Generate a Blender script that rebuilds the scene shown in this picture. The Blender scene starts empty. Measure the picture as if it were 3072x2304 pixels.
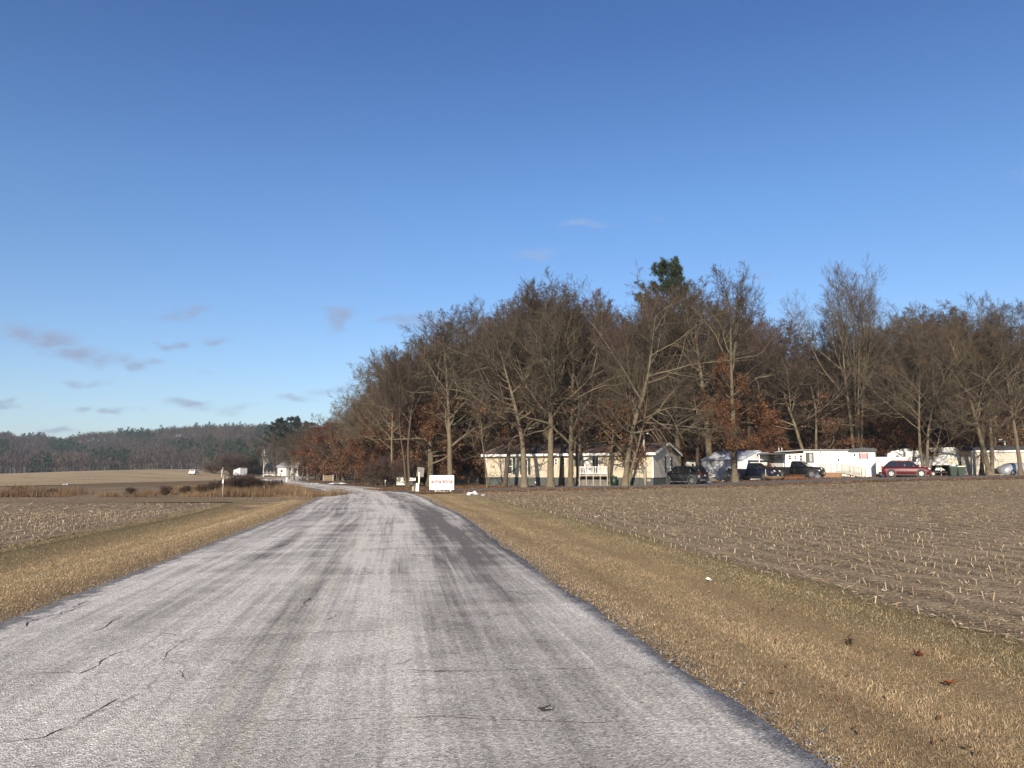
import bpy, bmesh, math, random
import numpy as np
from mathutils import Vector, Matrix
R_ = math.radians
sc = bpy.context.scene
COL = sc.collection
rng = np.random.default_rng(7)
random.seed(7)

# ------------------------------------------------------------------ camera
F0 = 2300.0                                   # focal length in photo pixels (3072 wide)
PITCH = math.atan(266/F0)
CAMZ = 1.6
cd = bpy.data.cameras.new('camera'); cam = bpy.data.objects.new('camera', cd); COL.objects.link(cam)
cd.sensor_width = 36; cd.lens = F0/3072*36; cd.clip_start = .1; cd.clip_end = 6000
cam.location = (0, 0, CAMZ); cam.rotation_euler = (R_(90)+PITCH, 0, 0)
sc.camera = cam

# ------------------------------------------------------------------ sun, sky, exposure
SUN_EL, SUN_AZ = 21.0, 195.0                  # azimuth clockwise from +Y (view axis): behind, a little left
sl = bpy.data.lights.new('sun', 'SUN'); so = bpy.data.objects.new('sun', sl); COL.objects.link(so)
sl.energy = 5.0; sl.angle = R_(.53); sl.color = (1, .88, .72)
sdir = Vector((math.sin(R_(SUN_AZ))*math.cos(R_(SUN_EL)), math.cos(R_(SUN_AZ))*math.cos(R_(SUN_EL)), math.sin(R_(SUN_EL))))
so.rotation_euler = sdir.to_track_quat('Z', 'Y').to_euler()
sc.view_settings.view_transform = 'Standard'; sc.view_settings.look = 'None'
sc.view_settings.exposure = .68; sc.view_settings.gamma = 1
sc.cycles.max_bounces = 6; sc.cycles.diffuse_bounces = 3; sc.cycles.glossy_bounces = 3
sc.cycles.transparent_max_bounces = 8; sc.cycles.volume_bounces = 0
sc.cycles.use_denoising = True
sc.cycles.sample_clamp_indirect = 4

class NT:
    """small helper to write node trees"""
    def __init__(s, tree): s.t = tree; s.n = tree.nodes; s.l = tree.links
    def new(s, typ, **kw):
        n = s.n.new(typ)
        for k, v in kw.items():
            if k.startswith('_'): setattr(n, k[1:], v)
            else: s.put(n, k, v)
        return n
    def put(s, n, k, v):
        k = int(k[1:]) if k[0] == 'i' and k[1:].isdigit() else k
        sock = n.inputs[k]
        if isinstance(v, bpy.types.NodeSocket): s.l.new(v, sock)
        elif isinstance(v, bpy.types.Node): s.l.new(v.outputs[0], sock)
        else:
            if isinstance(v, tuple) and len(v) == 3 and sock.type == 'RGBA': v = v+(1,)
            sock.default_value = v
    def math(s, op, a, b=None, c=None, clamp=False):
        n = s.n.new('ShaderNodeMath'); n.operation = op; n.use_clamp = clamp
        for i, v in enumerate((a, b, c)):
            if v is not None: s.put(n, 'i%d' % i, v)
        return n.outputs[0]
    def mix(s, f, a, b, mode='MIX'):
        n = s.n.new('ShaderNodeMix'); n.data_type = 'RGBA'; n.blend_type = mode
        s.put(n, 'i0', f); s.put(n, 'i6', a); s.put(n, 'i7', b)
        return n.outputs[2]
    def noise(s, vec, scale, detail=3, rough=.55, dist=0, out=0):
        n = s.n.new('ShaderNodeTexNoise'); n.inputs['Scale'].default_value = scale
        n.inputs['Detail'].default_value = detail; n.inputs['Roughness'].default_value = rough
        n.inputs['Distortion'].default_value = dist
        if vec is not None: s.put(n, 'Vector', vec)
        return n.outputs[out]
    def ramp(s, f, stops, interp='LINEAR'):
        n = s.n.new('ShaderNodeValToRGB'); n.color_ramp.interpolation = interp
        e = n.color_ramp.elements
        while len(e) < len(stops): e.new(.5)
        for k, (p, c) in enumerate(stops):
            e[k].position = p; e[k].color = (c, c, c, 1) if isinstance(c, (int, float)) else tuple(c)+(1,)
        s.put(n, 'Fac', f); return n.outputs[0]
    def rng(s, f, a, b, lo=0., hi=1., smooth=False):
        n = s.n.new('ShaderNodeMapRange'); n.interpolation_type = 'SMOOTHSTEP' if smooth else 'LINEAR'
        s.put(n, 'i0', f); n.inputs[1].default_value = a; n.inputs[2].default_value = b
        n.inputs[3].default_value = lo; n.inputs[4].default_value = hi
        return n.outputs[0]
    def vscale(s, vec, xyz):
        n = s.n.new('ShaderNodeVectorMath'); n.operation = 'MULTIPLY'; s.put(n, 'i0', vec); n.inputs[1].default_value = xyz
        return n.outputs[0]

w = bpy.data.worlds.new('World'); sc.world = w; w.use_nodes = True
N = NT(w.node_tree); bg = N.n['Background']
sk = N.new('ShaderNodeTexSky', _sky_type='NISHITA', _sun_disc=False, _sun_elevation=R_(SUN_EL), _sun_rotation=R_(SUN_AZ),
           _altitude=250, _air_density=1.0, _dust_density=.4, _ozone_density=1.6)
tc = N.new('ShaderNodeTexCoord'); G = tc.outputs['Generated']
# faint clouds: soft noise-broken patches placed by direction (azimuth ratio x/y, elevation ratio z/y)
sp = N.new('ShaderNodeSeparateXYZ', i0=G)
# colour cast of the clear winter air over the plain Nishita sky, by height above the horizon only
tint = N.ramp(sp.outputs[2], [(0, (.66, .74, .90)), (.10, (.615, .72, .89)), (.344, (.49, .70, .95)), (.52, (.35, .55, .865)), (1, (.30, .50, .84))])
HSO = N.mix(1.0, sk.outputs[0], tint, 'MULTIPLY')
yy = N.math('MAXIMUM', sp.outputs[1], .05)
az = N.math('DIVIDE', sp.outputs[0], yy); el = N.math('DIVIDE', sp.outputs[2], yy)
cmb = N.new('ShaderNodeCombineXYZ', i0=az, i1=N.math('MULTIPLY', el, 2.0))
wn = N.noise(cmb, 14, 5, .6); wn2 = N.noise(cmb, 30, 5, .65, 0)
wv = N.noise(cmb, 9, 3, .6, 0, 1); wsp = N.new('ShaderNodeSeparateColor', i0=wv)
azd = N.math('ADD', az, N.math('MULTIPLY', N.math('SUBTRACT', wsp.outputs[0], .5), .16))
eld = N.math('ADD', el, N.math('MULTIPLY', N.math('SUBTRACT', wsp.outputs[1], .5), .05))
CL = [(30,990,80,40,.9),(120,1010,120,30,.9),(230,1050,120,28,.85),(340,1070,110,26,.8),(410,1092,60,24,.85),(560,930,55,24,.85),(540,1030,40,14,.85),(640,1030,45,14,.85),
      (240,1140,60,14,.6),(1020,950,60,40,.9),(1270,955,90,30,.7),(540,1210,100,17,1.0),(350,1235,45,12,.8),(270,1222,40,10,.6),(160,1290,90,14,.8),(720,1215,90,15,.5),
      (930,1200,80,20,.6),(10,1215,40,14,.8),(1760,680,90,17,.6),(1590,760,100,18,.55),(1930,660,60,14,.22),(1020,1170,70,16,.45),(470,1080,40,14,.5),(2330,830,60,18,.3),(3060,530,40,30,.35),(600,1110,40,9,.2)]
tot = None
for (px, py, rx, ry, s_) in CL:
    v = (1152-py)/F0; fw = math.cos(PITCH)-v*math.sin(PITCH); up = math.sin(PITCH)+v*math.cos(PITCH)
    a0 = (px-1536)/F0/fw; e0 = up/fw
    dx = N.math('MULTIPLY', N.math('SUBTRACT', azd, a0), F0/rx); dy = N.math('MULTIPLY', N.math('SUBTRACT', eld, e0), F0/ry)
    d = N.math('SQRT', N.math('ADD', N.math('MULTIPLY', dx, dx), N.math('MULTIPLY', dy, dy)))
    m = N.math('MULTIPLY', N.rng(d, 1.25, .1, 0, 1, True), s_)
    tot = m if tot is None else N.math('MAXIMUM', tot, m)
cl = N.math('MULTIPLY', tot, N.rng(N.math('ADD', N.math('MULTIPLY', wn, .6), N.math('MULTIPLY', wn2, .4)), .36, .57, .30, 1, True))
front = N.math('GREATER_THAN', sp.outputs[1], .1)
cl = N.math('MULTIPLY', N.math('MULTIPLY', cl, front), 1.0)
ccol = N.ramp(el, [(0, (2.2, 2.8, 3.6)), (.12, (1.95, 2.35, 3.35)), (.22, (2.0, 2.5, 3.8)), (.3, (2.2, 3.0, 4.7))])
skc = N.mix(cl, HSO, ccol)
N.l.new(skc, bg.inputs[0]); bg.inputs[1].default_value = .10

# ------------------------------------------------------------------ helpers: placing
def ray(px, py):
    v = (1152-py)/F0
    return (px-1536)/F0, math.cos(PITCH)-v*math.sin(PITCH), math.sin(PITCH)+v*math.cos(PITCH)
def at(px, F):
    """ground-plane x,y of what shows near the horizon row at column px, F metres ahead"""
    u, f, _ = ray(px, 1418); return (u/f*F, F)
def zat(py, F):
    _, f, u = ray(1536, py); return CAMZ+F*u/f

xs_ = [-60, -12, -2.6, 13, 17, 33, 41, 51, 70, 120]; zs_ = [0, 0, .2, .42, .46, 1.0, 1.12, 1.28, 1.4, 1.5]
CY = np.array([-40, -20, 0, 10, 20, 30, 37, 46, 56, 68, 80, 90, 99.5, 120, 147, 184, 215, 245, 300, 360.])
PSI = math.atan(347/F0*math.cos(PITCH))
CX = np.array([-.895 - math.tan(PSI)*y for y in CY[:6]] + [-7.0+.6, -8.35, -10.45, -13.3, -17.2, -21.3, -25.6, -34.2, -43.4, -54, -61.0, -67, -78, -90])
CX[6] = -.895-math.tan(PSI)*37-.35
def _smooth(y):      # cubic hermite through the centre line points
    y = np.asarray(y, float); m = np.gradient(CX, CY); i = np.clip(np.searchsorted(CY, y)-1, 0, len(CY)-2)
    h = CY[i+1]-CY[i]; t = (y-CY[i])/h
    return ((2*t**3-3*t**2+1)*CX[i]+(t**3-2*t**2+t)*h*m[i]+(-2*t**3+3*t**2)*CX[i+1]+(t**3-t**2)*h*m[i+1])
def road_u(x, y):
    y = np.asarray(y, float); d = (_smooth(y+.5)-_smooth(y-.5))
    return (np.asarray(x)-_smooth(y))/np.sqrt(1+d*d)
def road_pt(s, u):   # s = forward distance y of the centre line, u = offset to the right
    s = np.asarray(s, float); d = (_smooth(s+.5)-_smooth(s-.5)); n = np.sqrt(1+d*d)
    return _smooth(s)+u/n, s-u*d/n
def terr(x, y):
    x = np.asarray(x, float); y = np.asarray(y, float)
    z = np.interp(x, xs_, zs_)*np.clip((y-15)/60, 0, 1)**1.3
    u = road_u(x, y)
    fade = np.clip((48-y)/12, 0, 1)
    z = z-.15*np.exp(-((u+5.9)/.95)**2)*fade-.08*np.exp(-((u-5.2)/.9)**2)*fade
    z = z+np.where(u < -7, .04, 0)*fade
    sx = np.where(x < -111, 33, 19.)
    z = z+2.75*np.exp(-((x+111)**2)/(2*sx**2))*np.exp(-((y-262)**2)/(2*np.where(y < 262, 62, 90.)**2))
    return z
def gz(x, y): return float(terr(x, y))
def G3(px, F): x, y = at(px, F); return (x, y, gz(x, y))
def ground_px(px, py):
    u, f, up = ray(px, py)
    F = CAMZ*f/max(1e-4, -up)
    for _ in range(12): F = max(1, (CAMZ-gz(u/f*F, F))*f/-up)
    return (u/f*F, F, gz(u/f*F, F))

# ------------------------------------------------------------------ helpers: objects
def tag(o, label=None, cat=None, group=None, kind=None):
    for k, v in (('label', label), ('category', cat), ('group', group), ('kind', kind)):
        if v: o[k] = v
    return o
def link(o, parent=None):
    COL.objects.link(o)
    if parent is not None: o.parent = parent
    return o
def empty(name, loc, rz=0, label=None, cat=None, group=None):
    o = bpy.data.objects.new(name, None); o.location = loc; o.rotation_euler = (0, 0, rz); o.empty_display_size = .3
    link(o); return tag(o, label, cat, group)
def mesh_np(name, V, faces, mat=None, parent=None, col=None, smooth=False):
    """V (n,3); faces list of int arrays (m,k)"""
    me = bpy.data.meshes.new(name); V = np.asarray(V, np.float32)
    me.vertices.add(len(V)); me.vertices.foreach_set('co', V.ravel())
    faces = [np.asarray(f, np.int32) for f in faces if len(f)]
    nl = sum(f.size for f in faces); nf = sum(len(f) for f in faces)
    me.loops.add(nl); me.polygons.add(nf)
    me.loops.foreach_set('vertex_index', np.concatenate([f.ravel() for f in faces]))
    st = []; c = 0
    for f in faces:
        st.append(c+np.arange(len(f))*f.shape[1]); c += f.size
    me.polygons.foreach_set('loop_start', np.concatenate(st).astype(np.int32))
    if smooth: me.polygons.foreach_set('use_smooth', np.ones(nf, bool))
    me.update(calc_edges=True)
    if col is not None:
        ca = me.color_attributes.new('col', 'FLOAT_COLOR', 'POINT')
        c4 = np.ones((len(V), 4), np.float32); c4[:, :3] = col; ca.data.foreach_set('color', c4.ravel())
    if mat: me.materials.append(mat)
    o = bpy.data.objects.new(name, me); link(o, parent); return o
def bm_obj(name, bm, mat, parent=None, smooth=False, loc=None):
    bmesh.ops.recalc_face_normals(bm, faces=bm.faces[:])
    me = bpy.data.meshes.new(name); bm.to_mesh(me); bm.free()
    if smooth:
        for p in me.polygons: p.use_smooth = True
    if mat: me.materials.append(mat)
    o = bpy.data.objects.new(name, me)
    if loc: o.location = loc
    return link(o, parent)
def add_box(bm, x0, x1, y0, y1, z0, z1, bev=0, M=None):
    r = bmesh.ops.create_cube(bm, size=1)
    vs = r['verts']
    for v in vs: v.co = Vector((x0+(v.co.x+.5)*(x1-x0), y0+(v.co.y+.5)*(y1-y0), z0+(v.co.z+.5)*(z1-z0)))
    if bev: bmesh.ops.bevel(bm, geom=list({e for v in vs for e in v.link_edges}), offset=bev, segments=2, affect='EDGES', profile=.5)
    elif M is not None:
        for v in vs: v.co = M @ v.co
def box(name, x0, x1, y0, y1, z0, z1, mat, parent=None, bev=0):
    bm = bmesh.new(); add_box(bm, x0, x1, y0, y1, z0, z1, bev); return bm_obj(name, bm, mat, parent)
def prism(name, pts, y0, y1, mat, parent=None, bev=0, axis='y', smooth=False):
    """closed outline pts (a,z) extruded along y (or x)"""
    bm = bmesh.new()
    f = (lambda a, z, t: (a, t, z)) if axis == 'y' else (lambda a, z, t: (t, a, z))
    A = [bm.verts.new(f(a, z, y0)) for a, z in pts]; B = [bm.verts.new(f(a, z, y1)) for a, z in pts]
    bm.faces.new(A); bm.faces.new(B[::-1]); n = len(pts)
    for i in range(n): bm.faces.new((A[i], B[i], B[(i+1) % n], A[(i+1) % n]))
    if bev: bmesh.ops.bevel(bm, geom=bm.edges[:], offset=bev, segments=2, affect='EDGES')
    return bm_obj(name, bm, mat, parent, smooth)
def add_tube(bm, pts, rads, k=8, cap=True):
    pts = [Vector(p) for p in pts]; rings = []
    for i, p in enumerate(pts):
        d = (pts[min(i+1, len(pts)-1)]-pts[max(i-1, 0)]).normalized()
        ref = Vector((0, 0, 1)) if abs(d.z) < .9 else Vector((1, 0, 0))
        a = d.cross(ref).normalized(); b = d.cross(a)
        r = rads[i] if isinstance(rads, (list, tuple)) else rads
        rings.append([bm.verts.new(p+a*(r*math.cos(6.2832*j/k))+b*(r*math.sin(6.2832*j/k))) for j in range(k)])
    for A, B in zip(rings, rings[1:]):
        for j in range(k): bm.faces.new((A[j], A[(j+1) % k], B[(j+1) % k], B[j]))
    if cap: bm.faces.new(rings[0]); bm.faces.new(rings[-1][::-1])
def tube(name, pts, rads, mat, parent=None, k=8, smooth=True):
    bm = bmesh.new(); add_tube(bm, pts, rads, k); return bm_obj(name, bm, mat, parent, smooth)
def share(src, parent, loc=None, rot=None, scale=None):
    o = src.copy(); link(o, parent)
    if loc is not None: o.location = loc
    if rot is not None: o.rotation_euler = rot
    if scale is not None: o.scale = scale
    return o
def text(name, s, size, mat, parent, loc, rot, align='CENTER', bold=False):
    c = bpy.data.curves.new(name, 'FONT'); c.body = s; c.size = size; c.align_x = align; c.align_y = 'CENTER'
    c.extrude = .002; c.offset = .004*size*10 if bold else 0; c.resolution_u = 2
    t = bpy.data.objects.new(name, c); COL.objects.link(t)
    dg = bpy.context.evaluated_depsgraph_get(); me = bpy.data.meshes.new_from_object(t.evaluated_get(dg))
    bpy.data.objects.remove(t); me.materials.clear(); me.materials.append(mat)
    o = bpy.data.objects.new(name, me); o.location = loc; o.rotation_euler = rot; return link(o, parent)

# ------------------------------------------------------------------ materials
MATS = {}
def mat(name, c, rough=.8, c2=None, scale=3, bump=0, bscale=30, metal=0, spec=.5, var=0, detail=4, stretch=(1, 1, 1), dirt=0, coat=0, trans=0):
    if name in MATS: return MATS[name]
    m = bpy.data.materials.new(name); m.use_nodes = True; N = NT(m.node_tree); b = N.n['Principled BSDF']
    tc = N.new('ShaderNodeTexCoord'); P = N.vscale(tc.outputs['Object'], stretch)
    c2 = c2 or tuple(x*.82 for x in c)
    col = N.mix(N.rng(N.noise(P, scale, detail, .6), .35, .65), c, c2)
    if dirt:
        col = N.mix(N.rng(N.noise(P, scale*3.3, 5, .7), .55, .8, 0, dirt), col, (.10, .085, .065))
    if var:
        oi = N.new('ShaderNodeObjectInfo')
        h = N.new('ShaderNodeHueSaturation', Color=col); N.put(h, 'Value', N.rng(oi.outputs['Random'], 0, 1, 1-var, 1+var)); col = h.outputs[0]
    N.put(b, 'Base Color', col); b.inputs['Roughness'].default_value = rough; b.inputs['Metallic'].default_value = metal
    b.inputs['Specular IOR Level'].default_value = spec
    if coat: b.inputs['Coat Weight'].default_value = coat; b.inputs['Coat Roughness'].default_value = .06
    if bump:
        bn = N.new('ShaderNodeBump', Strength=1.0, Distance=bump, Height=N.noise(P, bscale, 4, .6)); N.put(b, 'Normal', bn)
    MATS[name] = m; return m
def mat_attr(name, rough=.9, val=1.0, spec=.2, trans=0, var=0, nz=0, nscale=40):
    """colour stored per piece (each blade, husk or twig has its own)"""
    m = bpy.data.materials.new(name); m.use_nodes = True; N = NT(m.node_tree); b = N.n['Principled BSDF']
    a = N.new('ShaderNodeAttribute', _attribute_name='col'); col = a.outputs['Color']
    if nz:
        tc = N.new('ShaderNodeTexCoord')
        col = N.mix(1.0, col, N.ramp(N.noise(tc.outputs['Object'], nscale, 3, .6), [(.3, 1-nz), (.7, 1+nz)]), 'MULTIPLY')
    h = N.new('ShaderNodeHueSaturation', Color=col, Value=val)
    if var:
        oi = N.new('ShaderNodeObjectInfo'); N.put(h, 'Value', N.rng(oi.outputs['Random'], 0, 1, val*(1-var), val*(1+var)))
    N.put(b, 'Base Color', h.outputs[0]); b.inputs['Roughness'].default_value = rough; b.inputs['Specular IOR Level'].default_value = spec
    if trans:
        t = N.new('ShaderNodeBsdfTranslucent', Color=h.outputs[0]); mx = N.new('ShaderNodeMixShader', Fac=trans)
        N.l.new(b.outputs[0], mx.inputs[1]); N.l.new(t.outputs[0], mx.inputs[2]); N.l.new(mx.outputs[0], N.n['Material Output'].inputs[0])
    MATS[name] = m; return m

WHITE = mat('white_paint', (.80, .79, .75), .55, (.70, .69, .64), 1.2, dirt=.25)
WHITE2 = mat('white_metal_siding', (.76, .76, .73), .45, (.66, .66, .62), .8, dirt=.3, stretch=(1, 1, .35))
TRIM = mat('white_trim', (.82, .81, .78), .5, (.74, .73, .69), 2)
DARK = mat('dark_plastic', (.02, .02, .022), .6)
BLACK = mat('black_rubber', (.018, .018, .018), .8, (.03, .03, .028), 8)
GLASS = mat('window_glass', (.012, .015, .018), .08, (.02, .024, .028), 1, spec=.9)
CGLASS = mat('car_glass', (.010, .012, .014), .05, spec=.8)
CHROME = mat('chrome', (.62, .62, .62), .22, metal=1)
ALLOY = mat('alloy', (.50, .50, .50), .35, metal=.8)
SNOW = mat('snow', (.86, .88, .92), .75, (.72, .73, .76), 5, .02, 12, dirt=.25)
WOOD_GREY = mat('weathered_wood', (.36, .33, .28), .85, (.24, .21, .18), 6, .004, 30, stretch=(1, 1, .2))
WOODPOLE = mat('pole_wood', (.42, .37, .29), .85, (.26, .22, .17), 5, .006, 20, stretch=(1, 1, .12))
CREAM = mat('cream_paint', (.72, .66, .52), .6, (.62, .56, .43), 4, dirt=.2)
RED = mat('sign_red', (.42, .055, .06), .6, (.34, .05, .055), 6)
LETTER = mat('lettering_dark', (.10, .12, .12), .6)
LETW = mat('lettering_white', (.8, .74, .70), .6)
LENS = mat('headlight_lens', (.78, .78, .74), .12, spec=.9)
TAIL = mat('tail_lens', (.16, .012, .01), .3)
PLATE = mat('plate_white', (.75, .75, .74), .5)

# ------------------------------------------------------------------ setting: terrain sheets
def sheet(name, S, U, mat_, zoff=0, path=True, jit=0, kind='structure', colf=None, bumpy=0):
    """grid sheet; path=True: rows S along the road, columns U offsets from its centre; else world x=U,y=S"""
    SS, UU = np.meshgrid(S, U, indexing='ij'); UU = UU.copy()
    if jit:
        for c in (0, -1):
            UU[:, c] += jit*(rng.standard_normal(len(S))*.5+np.interp(S, np.arange(S[0], S[-1]+2, 1.3), rng.standard_normal(len(np.arange(S[0], S[-1]+2, 1.3)))))
    X, Y = road_pt(SS, UU) if path else (UU, SS)
    Z = terr(X, Y)+zoff
    if name == 'ground': Z -= .30*np.clip((56-Y)/6, 0, 1)*np.clip((95-np.abs(X))/10, 0, 1)
    if bumpy: Z += bumpy*(np.sin(X*1.7+Y*.6)*np.sin(Y*1.1-X*.3)+.5*rng.standard_normal(X.shape)*.3)
    if bumpy: Z[:, [0, -1]] = terr(X[:, [0, -1]], Y[:, [0, -1]])-.03; Z[[0, -1], :] = terr(X[[0, -1], :], Y[[0, -1], :])-.04
    if name == 'road':      # broken edge drops into the shoulder
        e = .035
        X = np.concatenate([X[:, :1]-e, X, X[:, -1:]+e], 1); Y = np.concatenate([Y[:, :1], Y, Y[:, -1:]], 1); Z = np.concatenate([Z[:, :1]-.07, Z, Z[:, -1:]-.07], 1)
        UU = np.concatenate([UU[:, :1]-e, UU, UU[:, -1:]+e], 1); SS = np.concatenate([SS[:, :1], SS, SS[:, -1:]], 1)
    n, m = X.shape; idx = np.arange(n*m).reshape(n, m)
    F = np.stack([idx[:-1, :-1], idx[:-1, 1:], idx[1:, 1:], idx[1:, :-1]], -1).reshape(-1, 4)
    o = mesh_np(name, np.stack([X, Y, Z], -1).reshape(-1, 3), [F], mat_, smooth=True)
    uv = o.data.uv_layers.new(name='UVMap')
    li = F.ravel(); su = np.stack([UU.ravel()[li], SS.ravel()[li]], -1).astype(np.float32)
    uv.data.foreach_set('uv', su.ravel())
    return tag(o, kind=kind)
def geo(a, b, d0, g):
    r = [a]; d = d0
    while r[-1] < b: r.append(r[-1]+d); d *= g
    r[-1] = b; return np.array(r)

def ground_mat(name, c1, c2, c3, big=.15, mid=1.1, fine=22, bump=.02, uvf=None):
    m = bpy.data.materials.new(name); m.use_nodes = True; N = NT(m.node_tree); b = N.n['Principled BSDF']
    tc = N.new('ShaderNodeTexCoord'); P = tc.outputs['Object']; UV = tc.outputs['UV']
    col = N.mix(N.rng(N.noise(P, big, 4, .6), .35, .65), c1, c2)
    col = N.mix(N.rng(N.noise(P, mid, 5, .7), .45, .7), col, c3)
    f = N.noise(P, fine, 4, .7)
    if uvf: col = uvf(N, UV, P, col)
    col = N.mix(1.0, col, N.ramp(f, [(.28, .45), (.5, 1.0), (.75, 1.6)]), 'MULTIPLY')
    N.put(b, 'Base Color', col); b.inputs['Roughness'].default_value = .95; b.inputs['Specular IOR Level'].default_value = .1
    N.put(b, 'Normal', N.new('ShaderNodeBump', Strength=1.0, Distance=bump, Height=N.math('ADD', f, N.math('MULTIPLY', N.noise(P, fine*.25, 3), 1.5))))
    MATS[name] = m; return m

GB = ground_mat('base_soil_grass', (.20, .145, .075), (.17, .115, .06), (.13, .09, .055), .02, .3, 6)
gx = np.concatenate([-geo(0, 2200, 3, 1.09)[::-1], geo(0, 2200, 3, 1.09)[1:]])
gy = np.concatenate([[-60, -30, -10], geo(0, 330, 3, 1.02), geo(345, 3500, 20, 1.1)])
sheet('ground', gy, gx, GB, -.07, path=False)

# verges
def right_uv(N, UV, P, col):
    s = N.new('ShaderNodeSeparateXYZ', i0=UV); u = s.outputs[0]
    wob = N.math('ADD', u, N.math('MULTIPLY', N.math('SUBTRACT', N.noise(P, .7, 3), .5), 1.2))
    g = N.rng(wob, 5.5, 6.4, 0, .6, True)
    col = N.mix(g, col, (.14, .13, .06))
    return N.mix(N.rng(wob, 3.9, 3.2, 0, .6, True), col, (.12, .082, .052))
def left_uv(N, UV, P, col):
    s = N.new('ShaderNodeSeparateXYZ', i0=UV); u = s.outputs[0]
    wob = N.math('ADD', u, N.math('MULTIPLY', N.math('SUBTRACT', N.noise(P, .6, 3), .5), .8))
    col = N.mix(N.rng(wob, -6.0, -7.2, 0, .6, True), col, (.15, .13, .06))
    return N.mix(N.rng(wob, -4.2, -3.4, 0, .6, True), col, (.12, .085, .055))
GR = ground_mat('verge_soil_right', (.35, .25, .125), (.30, .21, .105), (.25, .18, .10), .35, 2.5, 45, .015, right_uv)
GL = ground_mat('verge_soil_left', (.34, .245, .12), (.30, .205, .10), (.23, .17, .085), .35, 2.0, 40, .015, left_uv)
S_near = geo(-6, 60, .35, 1.018)
sheet('verge_right', S_near, np.array([3.0, 3.3, 3.7, 4.2, 4.7, 5.2, 5.7, 6.2, 6.75, 7.2]), GR, -.012, jit=.0)
sheet('verge_left', S_near[S_near < 45], np.arange(-7.35, -2.95, .25), GL, -.012, jit=.06)
sheet('verge_left', geo(44, 92, 1.5, 1.02), np.array([-16, -13, -10, -8, -6, -4.5, -3.0]), GL, -.02)
# fields
def rows_uv(N, UV, P, col):
    s = N.new('ShaderNodeSeparateXYZ', i0=UV)
    wv = N.math('SINE', N.math('MULTIPLY', s.outputs[0], 6.2832/.76))
    return N.mix(N.math('MULTIPLY', N.rng(wv, -1, 1, 0, .8), N.rng(N.noise(P, .35, 4, .6), .35, .65, .3, 1)), col, (.12, .088, .058))
FR = ground_mat('field_soil_right', (.335, .25, .145), (.25, .186, .114), (.41, .31, .19), .05, .8, 14, .04, rows_uv)
FL = ground_mat('field_soil_left', (.30, .22, .13), (.24, .175, .105), (.36, .27, .175), .05, .8, 14, .04, rows_uv)
Sf = geo(-4, 64, .5, 1.03)
sheet('field_right', Sf, np.concatenate([np.arange(6.6, 14, .5), geo(14, 130, .7, 1.09)]), FR, -.004, jit=.05, bumpy=.02)
sheet('field_left', geo(2, 41, .5, 1.03), np.concatenate([-geo(14, 120, .7, 1.1)[::-1], np.arange(-13.5, -7.0, .5)]), FL, -.004, jit=.05, bumpy=.02)
TD = ground_mat('tilled_soil', (.24, .17, .10), (.19, .135, .082), (.29, .215, .135), .06, .5, 5, .06)
TG = ground_mat('weedy_soil', (.24, .17, .10), (.19, .13, .08), (.28, .21, .125), .03, .25, 4, .05)
HAY = ground_mat('hay_field', (.44, .33, .19), (.37, .27, .15), (.30, .21, .12), .02, .08, 2.5, .05)
sheet('tilled_field', geo(36, 52, .8, 1.02), geo(-130, -9, 3, 1.0), TD, -.02, path=False, bumpy=.05)
sheet('weedy_strip', geo(52, 86, 1.2, 1.02), geo(-160, -16, 3, 1.0), TG, .0, path=False)
sheet('hay_field', geo(86, 420, 2.5, 1.02), np.concatenate([geo(-420, -62, 6, 1.0)]), HAY, -.03, path=False)

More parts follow.
